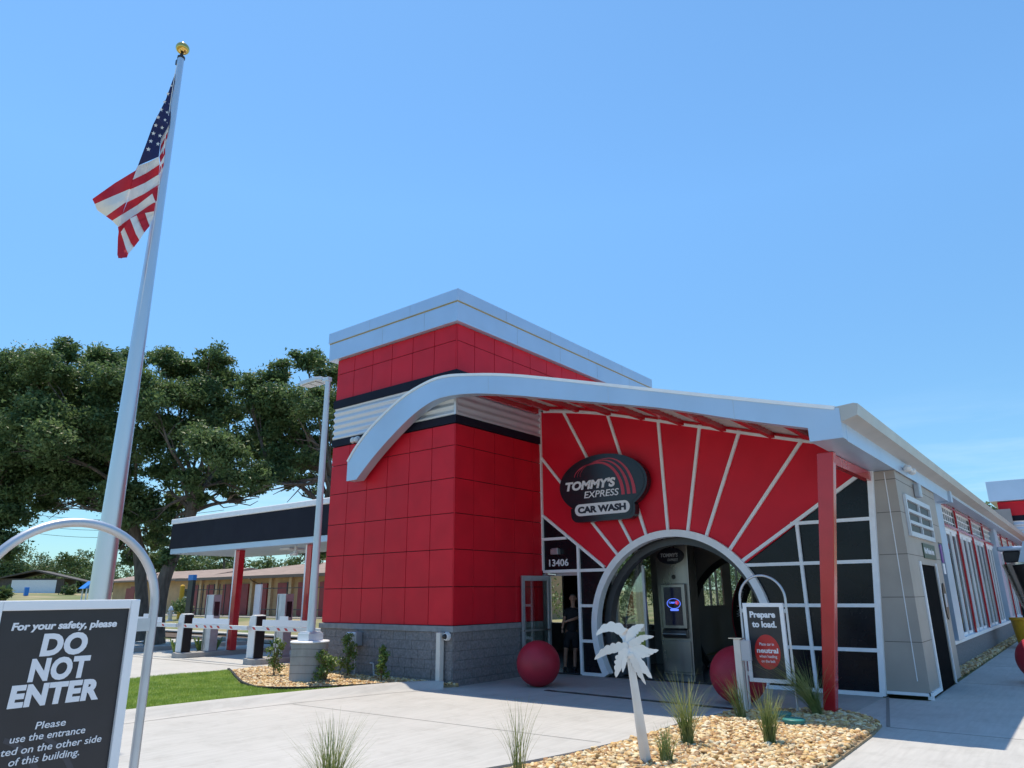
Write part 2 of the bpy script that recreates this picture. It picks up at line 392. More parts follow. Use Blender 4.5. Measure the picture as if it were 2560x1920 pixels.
# kerb along the lawn
front = [(-12.9, -4), (-12.75, 2), (-12.5, 5.7), (-12.25, 8.0), (-11.75, 10.4), (-11.35, 11.2), (-11.0, 11.55)]
fc = lerp_curve(front, 8)
def strip(pts, prof, mb, mi=0):
    """prof = [(offset,z)...] swept along 2D pts, offset along left normal"""
    k = len(prof); vs = []
    for i, p in enumerate(pts):
        d = (pts[min(i+1, len(pts)-1)]-pts[max(i-1, 0)]).normalized(); nn = Vector((-d.y, d.x))
        for o_, z in prof: vs.append((p.x+nn.x*o_, p.y+nn.y*o_, z))
    fs = [(i*k+j, (i+1)*k+j, (i+1)*k+j+1, i*k+j+1) for i in range(len(pts)-1) for j in range(k-1)]
    mb.add(vs, fs, mi)
mb = MB(); strip(fc, [(-.50, .004), (-.36, .006), (-.24, .03), (-.12, .10), (-.02, .125), (.10, .125), (.10, -.02)], mb); mb.build('kerb', 'concrete', kind='structure', smooth=True)
bedc = lerp_curve([(-17.55, 10.55), (-16.6, 10.1), (-15.5, 9.55), (-14.4, 9.05), (-13.5, 8.85), (-12.8, 9.2), (-12.2, 10.0), (-11.75, 10.8), (-11.4, 11.3)], 6)
lawn = [(p.x-.1, p.y) for p in fc if p.y < 10.9]+[(p.x, p.y) for p in reversed(bedc)]+[(-17.6, 10.5), (-17.6, -4)]
MB().xy(lawn, -.02, .055).build('lawn_ground', 'lawn soil', kind='structure')
bed = [(p.x, p.y) for p in bedc]+[(-11.0, 11.55), (-10.75, 11.75), (-15.4, 11.75), (-15.6, 13.2), (-17.6, 12.6)]
MB().xy(bed, -.02, .045).build('river_rock_bed_ground', 'gravel bed soil', kind='structure').name = 'bed_ground'
mb = MB(); strip(bedc[:46], [(-.02, .0), (-.02, .125), (.03, .125), (.03, .0)], mb); tag(mb.build('garden_edging', 'edging'), 'curved black plastic edging between lawn and stone bed', 'garden edging')
isl = [(-5.02, 9.2), (-5.0, 10.6), (-4.75, 11.7), (-4.35, 12.25), (-3.6, 12.75), (-3.15, 12.5), (-2.72, 11.85), (-2.66, 11), (-2.62, 9), (-2.6, 2), (-2.6, -1), (-6.6, -1), (-6.5, 2.5), (-5.95, 5), (-5.32, 7.05), (-5.12, 8.2)]
MB().xy(isl, -.02, .03).build('island_ground', 'gravel bed soil', kind='structure')
mb = MB(); strip(lerp_curve([(-6.6, -1), (-6.5, 2.5), (-5.95, 5), (-5.34, 7.05), (-5.12, 8.2), (-5.03, 9.2), (-5.02, 10.6), (-4.78, 11.7), (-4.38, 12.27)], 6), [(.14, 0), (.14, .05), (.0, .055), (.0, -.01)], mb)
mb.build('island_kerb', 'concrete', kind='structure')
# lane islands and rear kerbs
mb = MB()
for x in (-27.5, -23.35, -19.25, -15.25):
    pl = [(x-.42, 12.55)]+[(x+.42*math.cos(R(a)), 12.5+.42*math.sin(R(a))) for a in range(190, 352, 18)]+[(x+.42, 12.55), (x+.42, 17), (x-.42, 17)]
    mb.xy(pl, -.01, .15)
mb.xy([(-34, 18.1), (-15.3, 17.3), (-15.3, 17.5), (-34, 18.3)], -.01, .14)
mb.build('lane_islands', 'concrete base', kind='structure', bevel=.02)
MB().xy([(-60, 18.3), (-15.3, 17.5), (-15.3, 24), (-60, 24)], -.02, .04).build('shaded_ground', 'mulch', kind='structure')  # dark sheet; the shade under the trees is put into its colour
MB().xy([(-60, 20.2), (-15.3, 19.6), (-15.3, 20.3), (-60, 21.0)], .1, .16).build('rear_path', 'concrete', kind='structure')
MB().xy([(-130, 27.5), (-37, 27.5), (-37, 29.6), (-130, 29.6)], .5, .56).build('storage_road', 'asphalt', kind='structure')

# pebbles
def inpoly(P, poly):
    x, y = P[:, 0], P[:, 1]; c = np.zeros(len(P), bool); n = len(poly)
    for i in range(n):
        (x1, y1), (x2, y2) = poly[i], poly[(i+1) % n]
        t = ((y1 > y) != (y2 > y)) & (x < (x2-x1)*(y-y1)/(y2-y1+1e-12)+x1); c ^= t
    return c
bm = bmesh.new(); bmesh.ops.create_icosphere(bm, subdivisions=1, radius=1); ICV = np.array([v.co for v in bm.verts]); 
bm2 = bmesh.new(); bmesh.ops.create_icosphere(bm2, subdivisions=2, radius=1); ICV2 = np.array([v.co for v in bm2.verts]); ICF2 = np.array([[v.index for v in f.verts] for f in bm2.faces])
ICF = np.array([[v.index for v in f.verts] for f in bm.faces])
def rotmats(n, flat=.5):
    a = rng.uniform(0, 6.283, n); b = rng.normal(0, flat, n); c = rng.normal(0, flat, n)
    ca, sa, cb, sb, cc, sc = np.cos(a), np.sin(a), np.cos(b), np.sin(b), np.cos(c), np.sin(c)
    Z = np.zeros(n); O = np.ones(n)
    Rz = np.array([[ca, -sa, Z], [sa, ca, Z], [Z, Z, O]]).transpose(2, 0, 1); Rx = np.array([[O, Z, Z], [Z, cb, -sb], [Z, sb, cb]]).transpose(2, 0, 1)
    Ry = np.array([[cc, Z, sc], [Z, O, Z], [-sc, Z, cc]]).transpose(2, 0, 1)
    return Rz @ Rx @ Ry
PAL = np.array([[.60, .40, .18], [.68, .50, .26], [.74, .60, .36], [.50, .29, .11], [.78, .67, .46], [.42, .26, .13], [.66, .43, .17], [.58, .45, .28], [.36, .19, .08]])
def pebbles(name, poly, n, r0, r1, z0, zs, label, cat, hi=True, minz=0):
    xs = [p[0] for p in poly]; ys = [p[1] for p in poly]
    P = np.stack([rng.uniform(min(xs), max(xs), n*3), rng.uniform(min(ys), max(ys), n*3)], 1); P = P[inpoly(P, poly)][:n]; n = len(P)
    V0, F0 = (ICV2, ICF2) if hi else (ICV, ICF)
    r = r0+(r1-r0)*rng.random(n)**1.8
    sc = np.stack([r*rng.uniform(.9, 1.35, n), r*rng.uniform(.65, 1.0, n), r*rng.uniform(.42, .7, n)], 1)
    jit = 1+rng.normal(0, .07, (n, len(V0), 1))
    V = (V0[None]*jit)*sc[:, None, :]
    V = np.einsum('nij,nkj->nki', rotmats(n, .35), V)
    z = z0+rng.random(n)*zs
    V += np.stack([P[:, 0], P[:, 1], z], 1)[:, None, :]
    Fa = (F0[None]+(np.arange(n)*len(V0))[:, None, None]).reshape(-1, 3)
    tone = PAL[rng.integers(0, len(PAL), n)]*rng.uniform(.8, 1.12, (n, 1)); tone = np.repeat(tone, len(V0), 0)
    o = npmesh(name, V.reshape(-1, 3), Fa, 'pebble', tone=tone, smooth=True)
    tag(o, label, cat, kind='stuff'); return o
isl_v = [(-4.97, 9.2), (-4.95, 10.6), (-4.7, 11.7), (-4.3, 12.2), (-3.6, 12.7), (-3.15, 12.5), (-2.74, 11.85), (-2.7, 11), (-2.66, 9), (-2.66, 5.4), (-5.55, 5.4), (-5.35, 6.1), (-5.16, 7.05), (-5.02, 8.2)]
pebbles('river_pebbles', isl_v, 17500, .018, .047, .035, .04, 'tan river pebbles filling the near island', 'pebbles')
pebbles('river_pebbles', bed, 8500, .025, .052, .05, .035, 'tan river stones in the bed along the block wall', 'pebbles', hi=False)
pebbles('river_pebbles', [(-3.05, 19.3), (-2.66, 19.0), (-2.66, 46), (-3.05, 46)], 2500, .03, .065, .02, .03, 'tan pebble strip under the tunnel windows', 'pebbles', hi=False)

# lawn blades
def blades(name, poly, n, h0, h1, w, z0, mt, label):
    xs = [p[0] for p in poly]; ys = [p[1] for p in poly]
    P = np.stack([rng.uniform(min(xs), max(xs), n*2), rng.uniform(min(ys), max(ys), n*2)], 1); P = P[inpoly(P, poly)][:n]; n = len(P)
    h = rng.uniform(h0, h1, n)*(1+.25*np.sin(P[:, 0]*3.1)*np.sin(P[:, 1]*2.3)); a = rng.uniform(0, 6.283, n); l = rng.uniform(.3, 1.3, n)
    b = np.stack([np.cos(a), np.sin(a), np.zeros(n)], 1); d = np.stack([-np.sin(a+rng.normal(0, .5, n)), np.cos(a), np.zeros(n)], 1)
    base = np.stack([P[:, 0], P[:, 1], np.full(n, z0)], 1)
    V = np.stack([base-b*w/2, base+b*w/2, base+d*(h*l)[:, None]+np.array([0, 0, 1])*h[:, None]], 1).reshape(-1, 3)
    o = npmesh(name, V, np.arange(3*n).reshape(-1, 3), mt); tag(o, label, 'grass', kind='stuff')
lawn_v = [(x, y) for x, y in lawn if y > 3.2]
lawn_v = [(p.x-.1, p.y) for p in fc if 3.4 < p.y < 10.9]+[(p.x, p.y) for p in reversed(bedc)]+[(-17.6, 10.5), (-17.6, 3.4)]
blades('lawn_grass', lawn_v, 190000, .035, .075, .011, .05, 'lawn blades', 'bright green mown grass between kerb and pay lanes')

# ------------------------------------------------------------ CAR WASH BUILDING
B = thing('car_wash_building', 'red and white car wash with sunburst front, round tunnel entrance and curved white roof', 'car wash', (-10.9, 11.7, 0))
TX0, TX1, TY0, TY1 = -15.4, -10.9, 11.7, 21.3
FY = 15.05     # facade plane
# block base with coursing
def courses(mb, run0, run1, z0, n, fix, axis, out, h=.2, L=.4):
    for j in range(n):
        off = (L/2 if j % 2 else 0); x = run0-off
        while x < run1:
            a, b_ = max(x, run0), min(x+L, run1)
            if b_-a > .03:
                d = out*random.uniform(.0, .012)
                if axis == 'X': mb.box(a+.004, b_-.004, fix, fix+d+out*.012, z0+j*h+.004, z0+(j+1)*h-.004)
                else: mb.box(fix, fix+d+out*.012, a+.004, b_-.004, z0+j*h+.004, z0+(j+1)*h-.004)
            x += L
mb = MB(); mb.box(TX0, TX1, TY0, TY0+.25, 0, 1.07); mb.box(TX1-.25, TX1, TY0+.25, FY-.1, 0, 1.07); mb.box(TX0, TX0+.25, TY0+.25, TY1, 0, 1.07); mb.box(TX0+.25, TX1+1.3, TY1-.25, TY1, 0, .9)
courses(mb, TX0, TX1, -.06, 6, TY0, 'X', -1, .19, .41); courses(mb, TY0, FY-.1, -.06, 6, TX1, 'Y', 1, .19, .41)
mb.build('block_base', 'split block', B)
mb = MB(); mb.box(TX0-.05, TX1+.05, TY0-.05, TY0+.2, 1.08, 1.205); mb.box(TX1-.15, TX1+.05, TY0+.2, FY-.12, 1.08, 1.205); mb.box(TX0-.05, TX0+.2, TY0+.2, TY1, 1.08, 1.205)
mb.build('stone_cap', 'cap stone', B, bevel=.01)
# shell behind panels (hollow)
mb = MB()
mb.box(TX0+.02, TX1-.02, TY0+.03, TY0+.16, 1.2, 8.2); mb.box(TX1-.16, TX1-.03, TY0+.17, TY1, 3.4, 8.2); mb.box(TX1-.16, TX1-.03, TY0+.17, FY-.05, 1.2, 3.4)
mb.box(TX0+.03, TX0+.16, TY0+.17, TY1, 1.2, 8.2)
for x0, x1 in ((TX0+.16, -15.15), (-14.5, -12.4), (-10.9, -9.72)): mb.box(x0, x1, TY1-.15, TY1-.02, .9, 3.4)
mb.box(TX0+.16, -9.72, TY1-.15, TY1-.02, 3.1, 3.45); mb.box(TX0+.16, TX1-.03, TY1-.15, TY1-.02, 3.45, 8.2)
mb.box(TX0+.17, TX1-.17, TY0+.17, TY1-.2, 8.0, 8.1)
mb.box(TX0+.17, TX1-.2, TY0+.17, TY1-.2, 3.40, 3.44); mb.box(TX1-.2, -9.77, FY+.12, TY1-.2, 3.40, 3.44)
mb.build('wall_shell', 'joint dark', B)
def panels(mb, fix, axis, out, us, zs, g=.016, t=.024):
    for i in range(len(us)-1):
        for j in range(len(zs)-1):
            a, b_ = us[i]+g/2, us[i+1]-g/2; c, d = zs[j]+g/2, zs[j+1]-g/2
            if axis == 'X': mb.box(a, b_, fix, fix+out*t, c, d)
            else: mb.box(fix, fix+out*t, a, b_, c, d)
low = [1.21, 2.02, 2.82, 3.61, 4.40, 5.16, 5.67]; up = [6.97, 7.72, 8.148]
cols = [-15.4, -14.68, -13.93, -13.18, -12.41, -11.65, -10.925]
mb = MB(); panels(mb, TY0+.024, 'X', -1, cols, low); panels(mb, TY0+.024, 'X', -1, cols, up)
side = [11.725]+[12.35+.76*i for i in range(4)]+[FY-.04]; sideu = [11.725]+[12.35+.76*i for i in range(11)]+[21.3]
panels(mb, TX1-.024, 'Y', 1, side, low); panels(mb, TX1-.024, 'Y', 1, sideu, up); panels(mb, TX0+.024, 'Y', -1, [11.73+.76*i for i in range(13)], low+up)
mb.box(TX1-.025, TX1-.001, TY0-.001+.001, TY0+.023, 1.22, 5.66); mb.box(TX1-.025, TX1-.001, TY0, TY0+.023, 6.98, 8.14)
mb.build('wall_panels', 'red panel', B, bevel=.003)
# navy bands + corrugated panel
mb = MB()
for z0, z1, p in ((5.68, 5.87, .03), (6.74, 6.965, .05)):
    mb.box(TX0-.02, TX1+p, TY0-p, TY0+.05, z0, z1); mb.box(TX1-.05, TX1+p, TY0+.05, TY1 if z0 > 6 else FY-.02, z0, z1); mb.box(TX0-.02, TX0+.05, TY0+.06, TY1, z0, z1)
mb.build('navy_bands', 'navy band', B)
mb = MB(); nz = 180; w0, w1 = 5.875, 6.735
def wave(t): return .024*math.sin(t*2*math.pi*5)
def corr(path, mb):
    vs = []; 
    for (x, y, ox, oy) in path:
        for k in range(nz+1):
            t = k/nz; d = wave(t)+.012; vs.append((x+ox*d, y+oy*d, w0+(w1-w0)*t))
    n = nz+1; mb.add(vs, [(i*n+k, (i+1)*n+k, (i+1)*n+k+1, i*n+k+1) for i in range(len(path)-1) for k in range(nz)])
corr([(TX0, TY0, 0, -1), (TX1-.02, TY0, 0, -1)], mb); corr([(TX1, TY0-.02, 1, 0), (TX1, FY-.03, 1, 0)], mb); corr([(TX0, TY1, -1, 0), (TX0, TY0, -1, 0)], mb)
mb.box(TX1-.03, TX1+.035, TY0-.035, TY0+.03, w0, w1)
o = mb.build('corrugated_band', 'corrugated', B, smooth=True)
# parapet fascia, two tiers; the gold line between them is a painted reflection
mb = MB()
fx0, fx1, fy0, fy1 = -15.66, -10.77, 11.57, 21.45
mb.box(fx0, fx1, fy0, fy1, 8.15, 8.64); mb.box(fx0-.03, fx1+.03, fy0-.03, fy1+.03, 8.665, 8.97)
mb.box(fx0+.02, fx1-.02, fy0+.02, fy1-.02, 8.64, 8.665)
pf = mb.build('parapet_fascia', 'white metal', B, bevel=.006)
mb = MB(); mb.box(fx0-.006, fx1+.006, fy0-.006, fy0+.1, 8.642, 8.663); mb.box(fx1-.1, fx1+.006, fy0+.11, fy1, 8.642, 8.663)
mb.build('sealant_line', 'gold seal', B)
for x in (-13.95, -12.4):
    mb = MB(); mb.box(x, x+.008, fy0-.033, fy0-.02, 8.67, 8.965); mb.box(x+.5, x+.508, fy0-.003, fy0+.01, 8.16, 8.635); mb.build('fascia_seam', 'galvanised', B)
for y in (13.4, 15.4, 17.4, 19.4): mb = MB(); mb.box(fx1+.02, fx1+.033, y, y+.01, 8.67, 8.965); mb.box(fx1-.01, fx1+.003, y+.5, y+.51, 8.16, 8.635); mb.build('fascia_seam', 'galvanised', B)

# roof profile (top line) of the tunnel / canopy, XZ
top = lerp_curve([(-14.28, 5.12), (-13.98, 5.45), (-13.42, 5.90), (-12.4, 6.44), (-11.55, 6.68), (-10.9, 6.72), (-10.1, 6.60), (-9.05, 6.38), (-7.7, 6.01), (-5.6, 5.40), (-3.6, 4.83), (-2.62, 4.56)], 6)
bot = lerp_curve([(-13.9, 4.62), (-13.62, 4.86), (-13.07, 5.28), (-12.25, 5.80), (-11.6, 6.10), (-11.0, 6.22), (-10.1, 6.15), (-9.0, 5.92), (-7.7, 5.59), (-5.62, 5.07), (-4.1, 4.60), (-3.05, 4.30)], 6)
def ztop(x):
    for a, b_ in zip(top, top[1:]):
        if a.x <= x <= b_.x: return a.y+(b_.y-a.y)*(x-a.x)/(b_.x-a.x)
    return top[-1].y
BY0, BY1 = 11.33, 11.58
prof = [(p.x, p.y) for p in top]+[(-2.56, 4.54), (-2.56, 4.08), (-3.05, 4.08)]+[(p.x, p.y) for p in reversed(bot)]+[(-14.28, 4.62)]
mb = MB(); mb.xz(prof, BY0, BY1)
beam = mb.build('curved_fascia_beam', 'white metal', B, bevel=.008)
for x in (-9.6, -6.6, -4.2): MB().box(x, x+.006, BY0-.0025, BY0+.01, ztop(x)-.40, ztop(x)-.05).build('fascia_seam', 'galvanised', B)
# proud top lip of the fascia
mb = MB(); n = len(top)
for i in range(n-1):
    a, b_ = top[i], top[i+1]
    d = Vector((b_.x-a.x, b_.y-a.y)).normalized(); nn = Vector((-d.y, d.x))
    mb.xz([(a.x-nn.x*.035, a.y-nn.y*.035), (b_.x-nn.x*.035, b_.y-nn.y*.035), (b_.x+nn.x*.02, b_.y+nn.y*.02), (a.x+nn.x*.02, a.y+nn.y*.02)], BY0-.022, BY1+.02)
mb.build('fascia_lip', 'white trim', B)
MB().box(-14.22, -14.0, BY1, TY0-.03, 4.75, 5.1).build('beam_bracket', 'dark metal', B)
# roof deck following the profile from x=-10.85 to eave
dk = [p for p in top if p.x > -10.8]; dk = [Vector((-10.84, ztop(-10.84)))]+dk+[Vector((-2.45, 4.50))]
def sheet(mb, off0, off1, y0, y1, pts=dk, mi=0):
    mb.xz([(p.x, p.y-off0) for p in pts]+[(p.x, p.y-off1) for p in reversed(pts)], y0, y1, mi)
mb = MB(); sheet(mb, .02, .09, BY1, 50); rd = mb.build('roof_deck', 'deck white', B)
# ribbing under the deck (corrugated steel deck)
mb = MB()
for y in [BY1+.1+.2*i for i in range(17)]: sheet(mb, .091, .125, y, y+.09)
mb.build('deck_ribs', 'deck white', B)
# red purlins from fascia to facade and red cross beam above the facade
for x in (-10.2, -9.3, -8.4, -7.5, -6.55, -5.6, -4.6, -3.7):
    z = ztop(x); MB().box(x-.05, x+.05, BY1+.002, FY-.63, z-.25, z-.128).build('purlin', 'red paint', B)
sl = (4.30-6.3)/(8.0)
mb = MB(); q = [p for p in dk if p.x < -3.1]; sheet(mb, .128, .17, FY-.62, FY-.45, q); mb.build('cross_beam', 'red paint', B)
MB().box(TX1+.06, TX1+.16, BY1+.01, FY-.3, 6.45, 6.575).build('ledger_beam', 'red paint', B)
# eave box + gutter along the right side
mb = MB(); mb.box(-3.05, -2.58, BY1, 21.6, 4.08, 4.44); mb.box(-2.575, -2.555, BY1, 21.6, 4.06, 4.5)
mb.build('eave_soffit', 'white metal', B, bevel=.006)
mb = MB(); mb.xz([(-2.55, 4.33), (-2.32, 4.40), (-2.29, 4.57), (-2.35, 4.59), (-2.62, 4.57), (-2.62, 4.33)], BY0+.01, 50); mb.build('gutter', 'gutter metal', B)
mb = MB(); mb.box(-3.02, -2.5, 21.62, 21.9, 4.05, 4.5); mb.box(-2.9, -2.55, 21.9, 50, 4.25, 4.45); mb.build('rear_eave', 'white metal', B)

# facade sheet: sunburst (red) above, black below
CX, CZ, RO, RI = -7.32, 1.07, 2.15, 1.995
fac_top = [p for p in top if -10.85 < p.x < -3.9]
ftop = [(p.x, p.y-.15) for p in fac_top]+[(-3.45, 4.66), (-3.08, 4.36)]
L0 = (-10.86, ftop[0][1])
dl = [(-10.93, 3.82), (-9.10, 2.47)]; dr = [(-5.70, 2.46), (-3.02, 4.15)]
arcU = circ(CX, CZ, RO-.08, 141.5, 39.5, 40)
red = [(-10.93, 3.80)]+[(-10.93, 6.5)]+ftop+[(-3.0, 4.16)]+list(reversed(arcU))
red = [(-10.93, 3.80), (-10.93, ftop[0][1])]+ftop+[(-3.0, 4.16)]+list(reversed(arcU))
mb = MB(); mb.xz(red, FY, FY+.1); mb.build('sunburst_panel', 'red facade', B)
bl = [(-9.83, .02), (-9.83, 2.39), (-10.93, 2.39), (-10.93, 3.79)]+circ(CX, CZ, RO-.08, 142.2, 209.5, 30)+[]
bl = [(-10.93, 2.40), (-10.93, 3.79)]+circ(CX, CZ, RO-.08, 142.2, 209.8, 30)+[(-9.83, .02), (-9.83, 2.40)]
mb = MB(); mb.xz(bl, FY+.003, FY+.1); mb.build('dark_panel', 'black panel', B)
br = [(-3.33, .02), (-3.0, 4.14)]+circ(CX, CZ, RO-.08, 39, -29.8, 30)
mb = MB(); mb.xz(br, FY+.003, FY+.1); mb.build('dark_panel', 'black panel', B)
# arch ring
def ring(mb, cx, cz, r0, r1, a0, a1, y0, y1, n=80):
    o_ = circ(cx, cz, r1, a0, a1, n); i_ = circ(cx, cz, r0, a0, a1, n)
    for k in range(n): mb.xz([i_[k], o_[k], o_[k+1], i_[k+1]], y0, y1)
a_end = math.degrees(math.asin((CZ-.01)/RO))
mb = MB(); ring(mb, CX, CZ, RI, RO, -a_end, 180+a_end, FY-.10, FY+.12)
bm_ = mb.build('arch_ring', 'white trim', B)
mb = MB(); ring(mb, CX, CZ, RI-.16, RI-.002, -a_end-4, 180+a_end+4, FY+.25, FY+.5); mb.build('inner_arch', 'arch liner', B)
gp = [(CX+1.80*math.cos(R(a)), CZ+1.80*math.sin(R(a))) for a in range(128, 212, 4)]; gx_ = gp[0][0]
MB().xz(gp+[(gx_, gp[-1][1])], FY+.60, FY+.612).build('entrance_glass', 'glass front', B)
MB().box(gx_, gx_+.06, FY+.58, FY+.64, .02, gp[0][1]).build('glazing_bar', 'galvanised', B)
# trims
RK = [0]
def rib(a, b_, name='rib', w=.066, d=.06, lab=None):
    RK[0] += 1; yy_ = FY-.012-.0013*RK[0]
    a = Vector((a[0], yy_, a[1])); b_ = Vector((b_[0], yy_, b_[1])); m_ = MB().bar(a, b_, d, w, up=(b_-a).cross(Vector((0, 1, 0)))); return m_.build(name, 'white trim', B)
for k, (ang, rend) in enumerate(((130, 5.72), (117.6, 6.07), (106.2, 5.2), (91.2, 4.7), (78.2, 4.5), (66.3, 4.55), (50.5, 4.95))):
    c, s_ = math.cos(R(ang)), math.sin(R(ang))
    p1 = (CX+c*(RO-.02), CZ+s_*(RO-.02)); r = RO
    while True:
        x, z = CX+c*r, CZ+s_*r
        if x < -10.88 or x > -3.2 or z > (ztop(x)-.16): break
        r += .02
    rib(p1, (CX+c*r, CZ+s_*r), 'sunburst_rib')
rib((-10.90, 3.82), (-9.08, 2.45), 'sunburst_rib'); rib((-5.72, 2.47), (-3.02, 4.15), 'sunburst_rib')
MB().xz([(p[0], p[1]+.03) for p in ftop]+[(p[0], p[1]-.035) for p in reversed(ftop)], FY-.045, FY-.004).build('arched_trim', 'white trim', B)
MB().bar((-10.9, FY-.03, 2.42), (-10.9, FY-.03, ftop[0][1]+.02), .07, .07, up=(0, 1, 0)).build('jamb', 'white trim', B)
mb = MB(); mb.add([(-3.41, FY-.04, 0.02), (-3.31, FY-.04, .02), (-2.95, FY-.04, 4.2), (-3.05, FY-.04, 4.2), (-3.41, FY+.1, 0.02), (-3.31, FY+.1, .02), (-2.95, FY+.1, 4.2), (-3.05, FY+.1, 4.2)],
   [(0, 1, 2, 3), (7, 6, 5, 4), (0, 4, 5, 1), (1, 5, 6, 2), (2, 6, 7, 3), (3, 7, 4, 0)]); mb.build('jamb', 'white trim', B)
def arcx(z, s_):  # x on outer ring at height z
    return CX+s_*math.sqrt(max(0, RO**2-(z-CZ)**2))
def redge(z): return -3.36+(z/4.15)*.36
for z in (.77, 1.57): 
    rib((-9.80, z), (arcx(z, -1)+.03, z), 'muntin'); 
for z in (.80, 1.59, 2.39, 3.18):
    x0 = arcx(z, 1)-.03 if z < 3 else -4.62; rib((x0, z), (redge(z), z), 'muntin')
rib((-10.87, 3.19), (-10.15, 3.19), 'muntin'); rib((-10.87, 2.39), (arcx(2.39, -1)-.0, 2.39), 'muntin', .07)
rib((-9.81, .03), (-9.81, 2.98), 'muntin', .065); rib((-4.50, .03), (-4.50, 3.17), 'muntin', .06)
rib((-9.80, .045), (arcx(.05, -1)+.02, .045), 'muntin', .07); rib((arcx(.05, 1)-.02, .045), (-3.36, .045), 'muntin', .07)
# address
mb = MB(); text_mb(mb, '13406', (0, FY-.002, 2.52), (1, 0, 0), (0, 0, 1), .17, .01, .004, 0, fit=(-10.72, -10.13)); mb.build('address_number', 'sign white', B)
mb = MB(); mb.box(-10.58, -10.36, FY-.14, FY+.003, 2.80, 2.93); mb.box(-10.56, -10.38, FY-.12, FY-.01, 2.93, 2.955); mb.build('wall_light', 'galvanised', B, bevel=.01)
# entrance door, leaf swung open along the tower wall
D = MB(); p0 = Vector((-10.66, 14.97)); p1 = Vector((-10.82, 14.02)); dv = (p1-p0).normalized()
def dbar(mb, t0, t1, z0, z1, th=.05):
    a = p0+dv*t0; b_ = p0+dv*t1; nn = Vector((-dv.y, dv.x))*th/2
    mb.xy([tuple(a-nn), tuple(b_-nn), tuple(b_+nn), tuple(a+nn)], z0, z1)
L = (p1-p0).length
dbar(D, 0, .09, .03, 2.28); dbar(D, L-.09, L, .03, 2.28); dbar(D, .09, L-.09, 2.16, 2.28); dbar(D, .09, L-.09, .03, .28)
door = D.build('door', 'galvanised', B, bevel=.004)
g_ = MB(); dbar(g_, .09, L-.09, .28, 2.16, .012); g_.build('door_glass', 'glass', door)
g_ = MB(); dbar(g_, .02, L-.02, 1.0, 1.035, .13); g_.build('push_bar', 'steel', door)
g_ = MB(); g_.bar((-10.70, 14.95, 2.33), (-10.5, 15.02, 2.31), .03, .025); g_.build('door_closer', 'steel', door)
mb = MB(); mb.box(-10.93, -10.87, FY-.01, FY+.1, 0, 2.33); mb.box(-10.87, -9.84, FY+.01, FY+.1, 2.28, 2.36); mb.build('door_frame', 'galvanised', B)
# interior floor and walls
mb = MB(); mb.box(TX0+.3, -3.3, FY+.12, 49, .0, .02); mb.build('interior_floor', 'floor wet', B)
mb = MB(); mb.box(-9.76, -9.70, FY+.12, 15.7, 0, 3.4); mb.box(-9.76, -9.70, 15.7, 20.2, 0, .85); mb.box(-9.76, -9.70, 15.7, 20.2, 3.0, 3.4); mb.box(-9.76, -9.70, 20.2, 21.3, 0, 3.4)
mb.box(-9.76, -9.70, FY+.12, 50, 3.4, 6.3); mb.box(-9.76, -9.70, 21.3, 50, 0, 1.45); mb.box(-9.76, -9.70, 21.3, 50, 2.9, 3.4)
mb.box(-15.2, -9.76, 21.0, 21.1, 0, .9)
for y in (21.3, 23.6, 26.2, 28.8, 31.8, 35.3, 38.8, 42.3, 45.8, 49.6): mb.box(-9.76, -9.70, y, y+.7, 1.45, 2.9)
mb.build('partition', 'inner wall', B)
mb = MB(); mb.box(-9.75, -9.71, 15.7, 20.2, .85, 3.0); mb.box(-9.75, -9.71, 22.0, 49.6, 1.45, 2.9)
mb.build('partition_glass', 'glass', B)
for y in (16.5, 17.75, 18.0, 19.2): MB().box(-9.78, -9.68, y, y+.06, .85, 3.0).build('glazing_bar', 'white trim', B)
for y in (22.4, 22.9, 24.7, 25.3, 27.4, 27.9, 30.2, 33.5): MB().box(-9.69, -9.64, y, y+.07, 1.45, 2.9).build('glazing_bar', 'white trim', B)
for x in (-15.12, -14.5, -12.4, -11.6, -10.95): MB().box(x-.03, x+.03, TY1-.16, TY1-.01, .9, 3.1).build('glazing_bar', 'white trim', B)
# steel kiosk inside is a thing of its own; inner round portal at y=18.5
px_ = [(-9.68, .02), (-9.68, 4.9), (-3.2, 4.3), (-3.2, .02), (-5.45, .02)]+circ(-6.85, 1.1, 1.68, -40, 220, 50)+[(-8.25, .02)]
mb = MB(); mb.xz(px_, 18.5, 18.62); mb.build('inner_portal', 'inner wall', B)
mb = MB(); ring(mb, -6.85, 1.1, 1.60, 1.75, -38, 218, 18.40, 18.5); mb.build('portal_trim', 'black plastic', B)
mb = MB(); ring(mb, -6.3, 1.15, 1.50, 1.80, -35, 215, 20.2, 20.4); wa = mb.build('welcome_arch', 'black plastic', B)
mb = MB(); ring(mb, -6.3, 1.15, 1.80, 1.825, -35, 215, 20.17, 20.42); mb.build('red_light_tube', 'logo red', wa)
mb = MB(); s_ = 'Welcome! Enjoy the ride'
for k, ch in enumerate(s_):
    a = 176-k*3.6; c_, q_ = math.cos(R(a)), math.sin(R(a)); u = Vector((q_, 0, -c_)); v = Vector((c_, 0, q_))
    text_mb(mb, ch, Vector((-6.3, 20.19, 1.15))+v*1.58, u, v, .11, .006, .001, align='CENTER')
mb.build('arch_lettering', 'sign white', wa)
mb = MB(); ring(mb, -6.2, 1.15, 1.50, 1.75, -35, 215, 22.0, 22.2); wa = mb.build('welcome_arch', 'black plastic', B)
